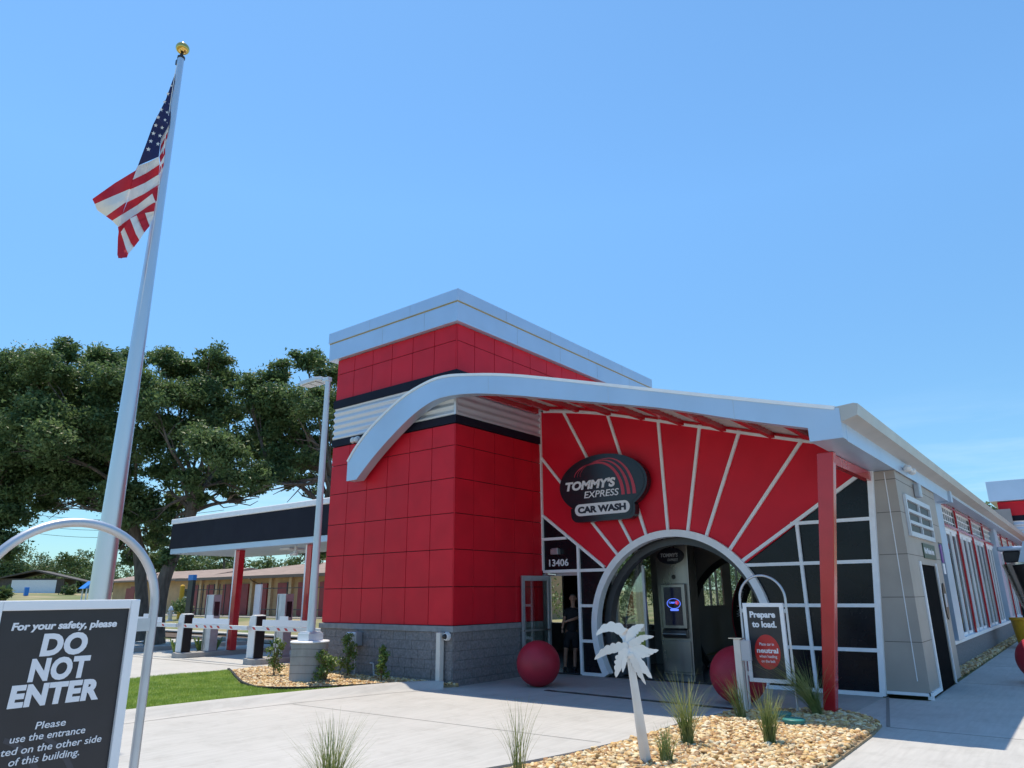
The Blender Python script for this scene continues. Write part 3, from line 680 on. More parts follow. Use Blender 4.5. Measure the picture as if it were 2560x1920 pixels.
# right hand side: pier with opening
PX1 = -2.6
mb = MB(); mb.box(-3.28, PX1, FY+.02+.08, 16.2, .06, 4.075); mb.box(-2.85, PX1, 16.2, 17.95, 2.35, 4.075); mb.box(-3.0, PX1, 17.95, 18.85, .06, 4.075); mb.box(-3.0, PX1, 18.85, 19.5, 2.9, 4.075)
mb.add([(-3.32, FY+.06, .06), (PX1, FY+.06, .06), (PX1, FY+.06, 4.075), (-2.97, FY+.06, 4.075), (-3.32, FY+.1, .06), (PX1, FY+.1, .06), (PX1, FY+.1, 4.075), (-2.97, FY+.1, 4.075)], [(0, 1, 2, 3), (7, 6, 5, 4), (0, 4, 5, 1), (1, 5, 6, 2), (2, 6, 7, 3), (3, 7, 4, 0)])
pier = mb.build('side_pier', 'wedge grey', B)
mb = MB()
for z in (.95, 1.73, 2.5, 3.28, 3.9): mb.box(-3.29+.085*z, PX1+.001, FY+.058, FY+.07, z, z+.012); mb.box(PX1-.01, PX1+.002, FY+.06, 16.19 if z < 2.35 else 19.4, z, z+.012)
mb.build('panel_joints', 'wedge joint', pier)
MB().box(-2.78, -2.768, FY+.05, FY+.07, .3, 4.05).build('edge_bead', 'white trim', pier)
mb = MB(); mb.box(-3.3, -2.62, FY+.03, FY+.055, .06, .11); mb.box(PX1, PX1+.03, FY+.08, 16.2, .05, .12); mb.box(PX1-.05, PX1+.04, FY+.06, FY+.14, 0, .12); mb.box(PX1+.001, PX1+.03, 16.1, 16.2, .12, 2.4); mb.box(PX1+.001, PX1+.03, 17.95, 18.0, .02, 2.4)
mb.build('corner_trim', 'white trim', pier)
mb = MB(); mb.box(PX1-.05, PX1-.02, 16.201, 17.949, .0, 2.349); mb.build('service_door', 'void dark', pier)  # near-black panel, painted darkness for the inside of the opening
# louvre
mb = MB(); x = PX1+.003
for z0, z1 in ((2.86, 2.93), (3.28, 3.34)): mb.box(x, x+.05, 15.6, 18.2, z0+.0, z1)
mb = MB()
mb.box(x, x+.05, 15.62, 18.2, 3.56, 3.66); mb.box(x, x+.05, 15.62, 18.2, 2.86, 2.95); mb.box(x, x+.05, 15.55, 15.63, 2.86, 3.66); mb.box(x, x+.05, 18.18, 18.26, 2.86, 3.66); mb.box(x, x+.045, 16.88, 16.95, 2.95, 3.56)
for z in (3.10, 3.32): mb.box(x, x+.06, 15.63, 18.18, z, z+.06)
lv = mb.build('louvre_vent', 'pole paint', pier)
MB().box(x-.002, x+.006, 15.63, 18.18, 2.95, 3.56).build('louvre_backing', 'dark metal', lv)
mb = MB(); mb.box(x, x+.12, 16.85, 17.1, 3.72, 4.0); mb.build('wall_pack_light', 'galvanised', pier, bevel=.02)
mb = MB(); mb.box(x, x+.02, 16.75, 18.15, 2.48, 2.78)
sg = mb.build('small_wall_sign', 'green sign', pier)
mb = MB(); text_mb(mb, 'Wet Windows Area', (x+.021, 16.82, 2.58), (0, 1, 0), (0, 0, 1), .12, .004, .004, sx=.82); mb.build('small_sign_lettering', 'sign white', sg)
mb = MB(); mb.box(x, x+.015, 18.95, 19.2, 2.45, 2.85); s2 = mb.build('purple_notice', 'purple sign', pier)
mb = MB(); mb.box(x, x+.015, 18.95, 19.2, 2.2, 2.43); mb.build('white_notice', 'sign white', pier)
mb = MB(); mb.lathe((x+.01, 18.45, 1.62), [(.17, -.01), (.17, .01)], 24, axis='X'); 
lg = MB(); pts = [(18.45+.20*math.cos(R(a)), 1.62+.38*math.sin(R(a))) for a in range(0, 360, 15)]; lg.yz(pts, x, x+.02); lg = lg.build('oval_badge', 'black plastic', pier)
mb = MB()
for k in range(4): mb.box(x+.02, x+.024, 18.36+k*.055, 18.385+k*.055, 1.5, 1.78)
mb.build('badge_marks', 'sign white', lg)
# side wall with windows
SX = -2.95
mb = MB(); mb.box(SX-.2, SX, 18.87, 50, 0, .56)
mb.build('side_block_wall', 'split block', B)
mb = MB(); mb.box(SX-.2, SX+.05, 19.52, 50, .57, .66); mb.box(SX-.18, SX-.02, 19.0, 50, 4.16, 4.3); mb.box(SX-.18, SX-.02, 19.5, 50, 3.47, 3.56)
mb.build('window_sill', 'white trim', B)
mb = MB(); 
for y0, y1 in ((21.2, 22.2), (35.6, 36.9), (49, 50)): MB().box(SX-.2, SX+.12, y0, y1, .66, 4.4).build('pilaster', 'white metal', B)
mb.box(SX-.2, SX+.02, 18.87, 19.5, .57, 2.9); mb.build('end_pier', 'wedge grey', B)
bays = [(22.2, 25.6), (25.6, 29.1), (29.1, 32.6), (32.6, 35.6), (36.9, 39.8), (39.8, 43.1), (43.1, 46.3), (46.3, 49.0)]
for (a, b_) in bays:
    m_ = MB(); m_.box(SX-.02, SX+.03, a-.05, a+.06, .66, 4.3); m_.box(SX+.0, SX+.03, a+.06, b_-.05, 3.565, 3.64); m_.box(SX+.0, SX+.03, a+.06, b_-.05, 4.16, 4.22); m_.build('red_mullion', 'red paint', B)
    w = MB(); n3 = 3
    for k in range(n3):
        y0 = a+.1+(b_-a-.15)*k/n3; y1 = a+.1+(b_-a-.15)*(k+1)/n3-.20
        for q in ((y0, y0+.055), (y1-.055, y1)): w.box(SX-.07, SX-.035, q[0], q[1], .66, 3.47)
        w.box(SX-.07, SX-.037, y0+.085, y1-.085, .66, .74); w.box(SX-.07, SX-.037, y0+.085, y1-.085, 3.39, 3.47)
    for z in (3.56, 3.75, 3.95, 4.13): w.box(SX-.10, SX-.04, a+.07, b_-.06, z, z+.028)
    yy = a+.08
    while yy < b_-.1: w.box(SX-.10, SX-.045, yy, yy+.028, 3.59, 4.13); yy += .42
    wo = w.build('window', 'white trim', B)
    MB().box(SX-.085, SX-.072, a+.06, b_-.06, .66, 4.15).build('pane', 'glass side', wo)
# far wall end and left side roofline of tunnel are closed so no light leaks
mb = MB(); mb.box(-10.84, SX, 49.8, 50, 3.2, 6.3); mb.build('exit_header', 'inner wall', B)
# rear tower at the tunnel exit
bt = MB(); bt.box(-3.55, 4.5, 50.32, 56, 5.95, 6.75); bt.build('wall_panels', 'red panel', B)
MB().box(-3.56, 4.55, 50.30, 56, 5.65, 5.94).build('navy_bands', 'navy band', B)
mb = MB(); vs = []
for (x, y) in ((-3.56, 50.33), (4.5, 50.33)):
    for k in range(nz+1): t = k/nz; vs.append((x, y-.03*math.sin(t*2*math.pi*4)-.03, 4.55+1.09*t))
n_ = nz+1; mb.add(vs, [(k, n_+k, n_+k+1, k+1) for k in range(nz)]); mb.build('corrugated_band', 'corrugated', B, smooth=True)
MB().box(-3.5, 4.5, 50.4, 56, 0, 4.54).build('wall_panels', 'red panel', B)
MB().box(-3.9, 5.0, 49.9, 56.4, 6.78, 7.95).build('parapet_fascia', 'white metal', B, bevel=.02)
# downspout, block base fittings
# canopy post
mb = MB(); a = Vector((-3.57, 12.45, 0)); b_ = Vector((-3.10, 12.45, 4.08)); mb.add([(-3.66, 12.36, 0), (-3.48, 12.36, 0), (-3.48, 12.54, 0), (-3.66, 12.54, 0), (-3.24, 12.36, 4.075), (-2.98, 12.36, 4.075), (-2.98, 12.54, 4.075), (-3.24, 12.54, 4.075)],
   [(0,3,2,1),(4,5,6,7),(0,1,5,4),(1,2,6,5),(2,3,7,6),(3,0,4,7)]); mb.build('canopy_post', 'red paint', B, bevel=.012)
MB().bar((-3.1, 12.55, 3.98), (-3.06, FY-.05, 3.98), .12, .17).build('eave_beam', 'red paint', B)

# ------------------------------------------------------------ wall fittings (things of their own)
def dome_cam(name, c, lab, axis='Y', r=.09):
    t = thing(name, lab, 'security camera', c)
    MB().lathe(c, [(r, 0), (r, .05), (r*.8, .09)], 20, axis=axis).build('housing', 'white plastic', t, smooth=True)
    MB().lathe((c[0], c[1]-(.09 if axis == 'Y' else 0), c[2]), [(r*.62, 0), (r*.5, .04), (r*.2, .06)], 16, axis=axis).build('lens_dome', 'black plastic', t, smooth=True)
dome_cam('security_camera', (-11.0, 11.66, 1.0), 'white round security camera at the block wall corner beside the downspout')
t = thing('twin_camera', 'white twin-headed camera on the navy band near the beam end', 'security camera', (-14.35, 11.66, 5.78))
m_ = MB(); m_.lathe((-14.3, 11.66, 5.76), [(.07, 0), (.07, .05)], 16, axis='Y'); m_.build('mount', 'white plastic', t, smooth=True)
for dx in (-.08, .06):
    m_ = MB(); m_.lathe((-14.35+dx, 11.58, 5.72), [(.02, -.07), (.065, -.04), (.075, .02), (.05, .07), (.01, .09)], 16); m_.build('camera_head', 'white plastic', t, smooth=True)
t = thing('meter_box', 'grey electrical box with conduit on the block wall', 'electrical box', (-13.9, 11.6, 0))
MB().box(-14.08, -13.75, 11.44, 11.66, .72, 1.03).build('box', 'galvanised', t, bevel=.02)
MB().box(-14.09, -13.74, 11.42, 11.44, .70, 1.0).build('box_door', 'conduit', t, bevel=.01)
MB().tube([(-13.92, 11.6, .0), (-13.92, 11.6, .72)], .018, 8).build('conduit', 'conduit', t, smooth=True)
m_ = MB(); m_.tube(lerp_curve([(-14.05, 11.62, .9), (-14.25, 11.6, .78), (-14.2, 11.62, .62), (-14.3, 11.62, .45)], 5), .008, 6); m_.build('cable', 'wire', t)
m_ = MB(); m_.tube([(-13.35, 11.64, .36), (-13.35, 11.58, .36), (-13.25, 11.58, .36), (-13.22, 11.58, .12), (-12.95, 11.58, .12), (-12.8, 11.58, .10)], .02, 8)
tag(m_.build('water_pipe', 'conduit', smooth=True, loc=(-13.2, 11.6, .1)), 'small bent grey pipe low on the block wall', 'pipe')
m_ = MB(); m_.box(-11.20, -11.08, 11.50, 11.63, .02, 1.08); m_.box(-11.22, -11.06, 11.46, 11.5, .02, .08)
tag(m_.build('downspout', 'downspout', bevel=.012, loc=(-11.14, 11.56, 0)), 'beige square downspout at the corner of the block wall', 'downspout')
t = thing('flood_light', 'small twin floodlight on the upper red wall above the roof', 'floodlight', (-10.8, 15.9, 7.05))
MB().box(-10.87, -10.72, 15.75, 16.05, 7.05, 7.13).build('bracket', 'dark metal', t); MB().box(-10.70, -10.55, 15.8, 16.0, 7.05, 7.2).build('lamp_head', 'white plastic', t, bevel=.02)
t = thing('eave_camera', 'white camera pair under the eave above the louvre', 'security camera', (-2.5, 16.8, 4.22))
for k, y in enumerate((15.75, 16.25)):
    m_ = MB(); m_.lathe((-2.47, y, 4.16), [(.02, -.06), (.07, -.03), (.08, .03), (.05, .07)], 14); m_.build('camera_head', 'white plastic', t, smooth=True)
MB().box(-2.56, -2.44, 15.85, 16.15, 4.15, 4.21).build('mount', 'white plastic', t)

# ------------------------------------------------------------ oval logo sign on the facade
SY = 14.76; S = thing('oval_logo_sign', 'oval black sign with red arches reading TOMMY\'S EXPRESS CAR WASH above the entrance', 'sign', (-9.0, SY, 4.3))
def sgn(cx, cy): return ((cx-795)/523-8.96, 4.42-(cy+.105*(cx-795)-735)/597)
def ell(cx, cz, rx, rz, n=72, a0=0, a1=360): return [(cx+rx*math.cos(R(a0+(a1-a0)*k/n)), cz+rz*math.sin(R(a0+(a1-a0)*k/n))) for k in range(n)]
def pill(x0, x1, z0, z1, n=14):
    r = (z1-z0)/2; zc = (z0+z1)/2
    return [(x1-r+r*math.cos(R(-90+180*k/n)), zc+r*math.sin(R(-90+180*k/n))) for k in range(n+1)]+[(x0+r+r*math.cos(R(90+180*k/n)), zc+r*math.sin(R(90+180*k/n))) for k in range(n+1)]
def outline(grow):
    rx, rz = 1.23+grow, .735+grow; e = [(-9.02+rx*math.cos(R(a)), 4.43+rz*math.sin(R(a))) for a in range(-46, 227, 4)]
    x0, x1, z0 = -9.93-grow, -8.14+grow, 3.55-grow; r = .2+grow*.5
    b_ = [(x0, 3.9), (x0+.0, z0+r)]+[(x0+r-r*math.cos(R(k)), z0+r-r*math.sin(R(k))) for k in range(15, 91, 15)]+[(x1-r+r*math.sin(R(k)), z0+r-r*math.cos(R(k))) for k in range(0, 91, 15)]+[(x1, 3.88)]
    return e+b_
m_ = MB(); m_.xz(outline(0), SY, SY+.2); body = m_.build('cabinet', 'logo black', S, bevel=.012)
o_ = outline(-.005); i_ = outline(-.075); m_ = MB(); k_ = len(o_)
m_.xz(outline(-.07), SY-.012, SY-.002); m_.build('face', 'logo black', S)
m_ = MB(); m_.xz(outline(-.12), SY+.2, FY); m_.build('stand_off', 'dark metal', S)
def swoosh(mb, x0, z0, xp, zp, x1, z1, w0, wp, w1):
    pts = []
    for k in range(19): a = R(180-90*k/18*1); pts.append((xp+(xp-x0)*math.cos(a), z0+(zp-z0)*math.sin(a), w0+(wp-w0)*k/18))
    for k in range(1, 25): a = R(90-90*k/24); pts.append((xp+(x1-xp)*math.cos(a), z1+(zp-z1)*math.sin(a), wp+(w1-wp)*k/24))
    P = [Vector(p[:2]) for p in pts]; A = []; Bq = []
    for k, p in enumerate(P):
        d = (P[min(k+1, len(P)-1)]-P[max(k-1, 0)]).normalized(); nn = Vector((-d.y, d.x))*pts[k][2]/2; A.append(p+nn); Bq.append(p-nn)
    for k in range(len(P)-1): mb.xz([tuple(A[k]), tuple(A[k+1]), tuple(Bq[k+1]), tuple(Bq[k])], SY-.018, SY-.012)
m_ = MB()
swoosh(m_, -9.78, 4.66, -9.12, 4.96, -8.43, 4.12, .008, .045, .09)
swoosh(m_, -9.70, 4.66, -8.98, 5.00, -8.28, 4.12, .004, .02, .09)
swoosh(m_, -9.62, 4.66, -8.85, 5.035, -8.13, 4.12, .003, .015, .09)
m_.build('red_arches', 'logo red', S)
m_ = MB(); y = SY-.014
text_mb(m_, "TOMMY'S", (0, y, 4.35), (1, 0, 0), (0, 0, 1), .205, .014, .013, .2, fit=(-10.06, -8.62))
text_mb(m_, "EXPRESS", (0, y, 4.125), (1, 0, 0), (0, 0, 1), .165, .012, .002, .2, fit=(-9.52, -8.54))
m_.build('lettering', 'sign white', S)
m_ = MB(); m_.xz(pill(-9.80, -8.27, 3.70, 3.985), SY-.02, SY-.012); pl_ = m_.build('name_plate', 'sign white', S)
m_ = MB(); text_mb(m_, "CAR WASH", (0, SY-.024, 3.772), (1, 0, 0), (0, 0, 1), .15, .006, .011, 0, fit=(-9.71, -8.37)); m_.build('plate_lettering', 'text navy', pl_)

S.location = (S.location.x+.115, S.location.y, S.location.z-.035)
# ------------------------------------------------------------ steel payment kiosk in the tunnel mouth
KY = 16.5
K = thing('tunnel_kiosk', 'tall stainless steel kiosk with oval badge and screen inside the round entrance', 'kiosk', (-8.05, KY+.2, 0))
m_ = MB(); m_.add([(-8.46, KY, 0), (-7.66, KY, 0), (-7.62, KY, 3.16), (-8.50, KY, 3.16), (-8.46, KY+.45, 0), (-7.66, KY+.45, 0), (-7.62, KY+.45, 3.16), (-8.50, KY+.45, 3.16)], [(0,1,2,3),(7,6,5,4),(0,4,5,1),(1,5,6,2),(2,6,7,3),(3,7,4,0)])
m_.build('body', 'kiosk steel', K, bevel=.015)
m_ = MB(); m_.xz(ell(-8.06, 2.72, .36, .20, 40), KY-.02, KY-.002); bd = m_.build('badge', 'logo black', K)
m_ = MB(); text_mb(m_, "TOMMY'S", (-8.34, KY-.022, 2.70), (1, 0, 0), (0, 0, 1), .09, .004, .003, .2, sx=.9); text_mb(m_, "EXPRESS", (-8.15, KY-.022, 2.60), (1, 0, 0), (0, 0, 1), .06, .004, 0, .2, sx=.9); m_.build('badge_lettering', 'conduit', bd)
MB().lathe((-8.03, KY-.001, 2.22), [(.055, 0), (.045, .02)], 20, axis='Y').build('camera_eye', 'black plastic', K, smooth=True)
m_ = MB(); m_.box(-8.36, -7.72, KY-.10, KY-.001, 1.02, 2.06); m_.build('screen_housing', 'kiosk steel', K, bevel=.02)
m_ = MB(); m_.box(-8.27, -7.81, KY-.108, KY-.101, 1.10, 1.98); sc_ = m_.build('screen', 'screen', K)
m_ = MB(); e0 = ell(-8.02, 1.60, .18, .12, 36); e1 = ell(-8.02, 1.60, .165, .108, 36)
for k in range(36): m_.xz([e1[k], e0[k], e0[(k+1) % 36], e1[(k+1) % 36]], KY-.114, KY-.109)
m_.xz(pill(-8.12, -7.90, 1.43, 1.48), KY-.114, KY-.109); text_mb(m_, "TOMMY'S", (-8.16, KY-.113, 1.60), (1, 0, 0), (0, 0, 1), .045, .003, .001, .2, sx=.85)
m_.build('screen_logo', 'screen blue', sc_)
m_ = MB(); m_.xz(ell(-7.93, 1.62, .05, .05, 20), KY-.1145, KY-.1143); m_.build('screen_logo_arch', 'screen red', sc_)
m_ = MB(); pf_ = [(0, .80), (0, 1.02), (-.10, 1.0), (-.16, .9), (-.10, .82)]
m_.prism([(KY+a, b_) for a, b_ in pf_], lambda u, v: (-8.36, u, v), lambda u, v: (-7.74, u, v)); m_.build('hood', 'kiosk steel', K, bevel=.02)
MB().box(-8.42, -7.70, KY-.03, KY-.001, .05, .75).build('service_door', 'kiosk steel', K, bevel=.01)
# potted plant seen inside the glass
t = thing('potted_plant', 'small leafy plant in a red pot on the inner window ledge', 'potted plant', (-9.9, 17.3, .86))
MB().lathe((-9.9, 17.3, .92), [(.08, -.06), (.12, .12), (.13, .14)], 18).build('pot', 'terracotta', t, smooth=True)
m_ = MB()
for k in range(16):
    a = k*2.4; r = .12+.08*random.random(); p = [Vector((-9.9, 17.3, 1.04)), Vector((-9.9+r*.5*math.cos(a), 17.3+r*.5*math.sin(a), 1.22)), Vector((-9.9+r*1.5*math.cos(a), 17.3+r*1.5*math.sin(a), 1.25+.1*random.random()))]
    w = Vector((-math.sin(a), math.cos(a), 0))*.025; m_.add([p[0]-w*.4, p[0]+w*.4, p[1]+w, p[1]-w, p[2]], [(0, 1, 2, 3), (3, 2, 4)])
m_.build('foliage', 'shrub leaves', t)
# red wash brushes added in the tunnel, imitating red reflections in the windows
bt_ = [(-4.3, 24.5), (-4.3, 28.4), (-4.3, 31.6)]
for k, (x, y) in enumerate(bt_):
    t = thing('wash_brush', ['red wash brush column nearest behind the tunnel windows', 'second red wash brush column behind the tunnel windows', 'third red wash brush column deep behind the tunnel windows'][k], 'wash brush', (x, y, 0), 'wash brushes in the tunnel')
    m_ = MB(); m_.tube([(x, y, 0), (x, y, 3.6)], .05, 8); m_.build('shaft', 'steel', t)
    m_ = MB()
    for j in range(40):
        z = .9+j*.06; r = .42+.08*math.sin(j*1.7+k); m_.lathe((x, y, z), [(.05, 0), (r, -.03), (r, -.01), (.05, .03)], 14)
    m_.build('bristles', 'red paint', t)
# trench drain
m_ = MB(); m_.xy([(-8.95, 12.28), (-4.95, 12.10), (-4.95, 12.24), (-8.95, 12.42)], .006, .012)
dr_ = tag(m_.build('trench_drain', 'black plastic', loc=(-7, 12.3, 0)), 'long black trench drain grate across the entrance pavement', 'drain')

# ------------------------------------------------------------ red balls
for k, (x, y, r, lab) in enumerate(((-9.42, 12.75, .455, 'big red concrete ball left of the round entrance, by the open door'), (-5.12, 12.75, .475, 'big red concrete ball right of the round entrance, behind the hooped sign'), (-1.12, 19.0, .46, 'big red concrete ball at the right edge beside the side pavement'))):
    m_ = MB(); n_ = 32; m_.lathe((x, y, r), [(r*math.sin(R(180*i/28)) if 0 < i < 28 else .001, -r*math.cos(R(180*i/28))) for i in range(1, 28)], 48)
    o = m_.build('ball_bollard', 'rubber ball', smooth=True, loc=(x, y, 0)); tag(o, lab, 'bollard ball', 'red ball bollards by the entrance')

# ------------------------------------------------------------ hooped signs
def hoop_sign(name, lab, grp, c, ang, W, z0, z1, ztopp, hw, base, rt, fw, pane_text):
    """c ground point (x,y), ang direction of reading; W frame width, hoop half width hw"""
    ux = Vector((math.cos(ang), math.sin(ang), 0)); nz_ = Vector((ux.y, -ux.x, 0))  # towards the viewer
    c = Vector((c[0], c[1], 0)); t = thing(name, lab, 'sign', c, grp)
    def P(u, z, d=0): return c+ux*u+Vector((0, 0, z))+nz_*d
    pts = [P(-hw, base)]+[P(-hw, base+(ztopp-hw-base)*k/4) for k in range(1, 5)]+[P(-hw*math.cos(R(a)), ztopp-hw+hw*math.sin(R(a))) for a in range(6, 180, 6)]+[P(hw, base+(ztopp-hw-base)*k/4) for k in range(4, -1, -1)]
    m_ = MB(); m_.tube(pts, rt, 14, cap=True); m_.build('hoop', 'galvanised', t, smooth=True)
    def fr(mb, u0, u1, a, b_, d0, d1): 
        mb.prism([(u0, a), (u1, a), (u1, b_), (u0, b_)], lambda u, v: P(u, v, d1), lambda u, v: P(u, v, d0))
    m_ = MB(); h = W/2
    fr(m_, -h, -h+fw, z0, z1, -.025, .03); fr(m_, h-fw, h, z0, z1, -.025, .03); fr(m_, -h+fw, h-fw, z1-fw, z1, -.025, .028); fr(m_, -h+fw, h-fw, z0, z0+fw, -.025, .028)
    m_.build('frame', 'sign white lit', t, bevel=.004)
    m_ = MB(); fr(m_, -h+fw, h-fw, z0+fw, z1-fw, -.02, .012); pn = m_.build('poster', 'sign black', t)
    m_ = MB()
    for s_ in (-1, 1):
        for zz in (z0+.12, z1-.12): fr(m_, min(s_*h, s_*hw), max(s_*h, s_*hw), zz-.03, zz+.03, -.012, .012)
    m_.build('bracket', 'galvanised', t)
    pane_text(P, ux, nz_, t, pn); return t
def dne(P, ux, nz_, t, pn):
    for k in range(3):   # pale swooping stripes across the lower half of the poster
        m_ = MB(); x0 = -.255+k*.13; up_, lo_ = [], []
        for j in range(19):
            a = R(80-78*j/18); cx_, cz_ = x0-.10+.0*k, .62; rx_, rz_ = .30, .66
            up_.append((cx_+(rx_+.028)*math.cos(a), cz_+(rz_+.02)*math.sin(a))); lo_.append((cx_+rx_*math.cos(a), cz_+rz_*math.sin(a)))
        for j in range(18):
            q = [lo_[j+1], up_[j+1], up_[j], lo_[j]]
            if all(-.262 < u < .262 for u, v in q): m_.prism(q, lambda u, v: P(u, v, .0128), lambda u, v: P(u, v, .012))
        m_.build('poster_stripe', 'sign stripe', pn)
    m_ = MB(); uz = Vector((0, 0, 1))
    for s_, z, cap, bold, u0, u1 in (('For your safety, please', 1.719, .031, .0016, -.218, .219), ('DO', 1.611, .088, .0062, -.092, .10), ('NOT', 1.508, .088, .0062, -.122, .124), ('ENTER', 1.408, .084, .0062, -.182, .182),
        ('Please', 1.308, .030, .0003, -.06, .06), ('use the entrance', 1.265, .030, .0003, -.149, .147), ('located on the other side', 1.2185, .030, .0003, -.248, .223), ('of this building.', 1.176, .030, .0003, -.139, .136)):
        text_mb(m_, s_, P(0, z, .0145), ux, uz, cap, .003, bold, .07 if cap > .05 else .12, fit=(u0, u1), space=1.07 if cap > .05 else 1.0)
    m_.build('lettering', 'sign white', pn)
hoop_sign('hooped_sign', 'white framed black DO NOT ENTER sign in a steel hoop at the left foreground', 'hooped road signs', (-3.72, 1.402), R(90), .62, .55, 1.842, 2.195, .395, .0, .021, .042, dne)
def prep(P, ux, nz_, t, pn):
    uz = Vector((0, 0, 1))
    m_ = MB(); text_mb(m_, 'Prepare', P(0, 1.452, .014), ux, uz, .095, .003, .0055, 0, fit=(-.229, .189)); text_mb(m_, 'to load.', P(0, 1.302, .014), ux, uz, .095, .003, .0055, 0, fit=(-.205, .195))
    m_.build('lettering', 'sign white', pn)
    m_ = MB(); m_.prism(ell(.005, .925, .205, .262, 48), lambda u, v: P(u, v, .016), lambda u, v: P(u, v, .0125)); dc = m_.build('red_disc', 'sign red', pn)
    m_ = MB()
    for s_, z, cap, bold, u0, u1 in (('Place car in', 1.022, .046, .0006, -.115, .12), ('neutral', .912, .074, .0035, -.165, .178), ('when loading', .838, .046, .0006, -.135, .15), ('on the belt', .765, .046, .0006, -.105, .115)):
        text_mb(m_, s_, P(0, z, .018), ux, uz, cap, .002, bold, 0, fit=(u0, u1))
    m_.build('disc_lettering', 'sign white', dc)
hoop_sign('hooped_sign', 'black Prepare to load sign with a red disc in a slim steel hoop', 'hooped road signs', (-4.305, 12.03), R(0), .66, .465, 1.675, 2.11, .375, .0, .020, .06, prep)

# short steel post with small plates beside the sign
t = thing('short_post', 'short weathered square steel post with small plates beside the Prepare to load sign', 'post', (-4.66, 11.75, 0))
m_ = MB(); m_.box(-4.73, -4.62, 11.70, 11.81, 0, 1.13); m_.build('post', 'downspout', t, bevel=.008)
MB().box(-4.619, -4.47, 11.71, 11.77, .80, 1.11).build('plate', 'conduit', t, bevel=.005); MB().box(-4.80, -4.58, 11.68, 11.83, 1.131, 1.142).build('top_plate', 'steel', t)

# metal palm ornament
pb_ = Vector((-4.24, 7.72, 0)); t = thing('metal_palm', 'cut-out silver metal palm tree ornament on a post in the gravel', 'palm ornament', pb_)
vx = Vector((.85, .52, 0)).normalized(); vy = Vector((-vx.y, vx.x, 0))
def PP(u, z, d=0): return pb_+vx*u+Vector((0, 0, z))+vy*d
lean = -.135
m_ = MB()
for sx_ in (-1, 1):
    a0, a1, b0, b1 = sx_*.062, sx_*.054, lean+sx_*.036, lean+sx_*.028
    q = sorted([(a0, b0), (a1, b1)]); m_.prism([(q[0][0], 0), (q[1][0], 0), (q[1][1], 1.28), (q[0][1], 1.28)], lambda u, v: PP(u, v, -.03), lambda u, v: PP(u, v, .03))
m_.prism([(-.054, 0), (.054, 0), (lean+.028, 1.28), (lean-.028, 1.28)], lambda u, v: PP(u, v, -.03), lambda u, v: PP(u, v, -.022))
m_.bar(PP(0, 0, -.045), PP(lean, 1.2, -.045), .016, .02, up=vy)
m_.build('trunk', 'palm metal', t)
def frond(pts, wid, dep):
    c = lerp_curve([(lean+a*.66, 1.27+(b_-1.16)*.68, 0) for a, b_ in pts], 14); n = len(c); up_, dn = [], []
    for k, p in enumerate(c):
        d = (c[min(k+1, n-1)]-c[max(k-1, 0)]).normalized(); nn = Vector((-d.y, d.x, 0)); tt = k/(n-1)
        w = wid*.66*(math.sin(math.pi*min(1, .20+tt*.80))**.7); s_ = abs(math.sin(tt*math.pi*6)); up_.append(p+nn*w*(.62+.10*s_)); dn.append(p-nn*w*(.70+.30*s_))
    m_ = MB(); bend = (-.55, .25, -.2, .45, -.05)[int(round(dep*-200)) % 5]; crease = .35
    def dz(u, v, pc): return bend*abs(u-lean)
    for k in range(n-1): m_.prism([tuple(dn[k][:2]), tuple(dn[k+1][:2]), tuple(up_[k+1][:2]), tuple(up_[k][:2])], lambda u, v, dep=dep: PP(u, v, dep-.006-dz(u, v, 0)), lambda u, v, dep=dep: PP(u, v, dep-dz(u, v, 0)))
    return m_.build('frond', 'palm metal', t)
for pts, w, dp in ((((0.0, 1.14), (-.06, 1.34), (-.22, 1.44), (-.40, 1.42), (-.56, 1.31)), .115, -.05), (((0, 1.15), (-.2, 1.12), (-.40, 1.06), (-.60, .93)), .10, -.06), (((0, 1.1), (-.12, .98), (-.18, .84), (-.24, .66)), .105, -.07), (((-.02, 1.05), (-.08, .9), (-.12, .74)), .055, -.055),
                   (((0.0, 1.14), (.05, 1.34), (.16, 1.44), (.30, 1.50)), .105, -.045), (((0, 1.18), (.14, 1.24), (.26, 1.30), (.44, 1.32)), .075, -.065), (((0, 1.14), (.2, 1.12), (.36, 1.06), (.54, 1.07)), .085, -.05), (((0, 1.12), (.12, 1.05), (.22, 1.01), (.38, .99)), .075, -.075), (((.02, 1.08), (.12, .95), (.24, .82), (.38, .64)), .11, -.06), (((.02, 1.05), (.10, .90), (.16, .76), (.26, .56)), .075, -.08)):
    frond(pts, w, dp)

# valve covers
for k, (x, y, r) in enumerate(((-3.66, 10.98, .15), (-3.98, 11.42, .14))):
    t = thing('valve_cover', ['round green valve box standing proud of the gravel, the front one', 'round green valve lid behind the front one by the sign foot'][k], 'valve cover', (x, y, .03), 'green valve covers')
    MB().lathe((x, y, .03), [(r*.95, 0), (r*.95, .08)], 28).build('box', 'valve green', t, smooth=True); MB().lathe((x, y, .112), [(r*1.04, 0), (r*1.04, .018), (r*.98, .026)], 28).build('lid', 'valve green', t, smooth=True)

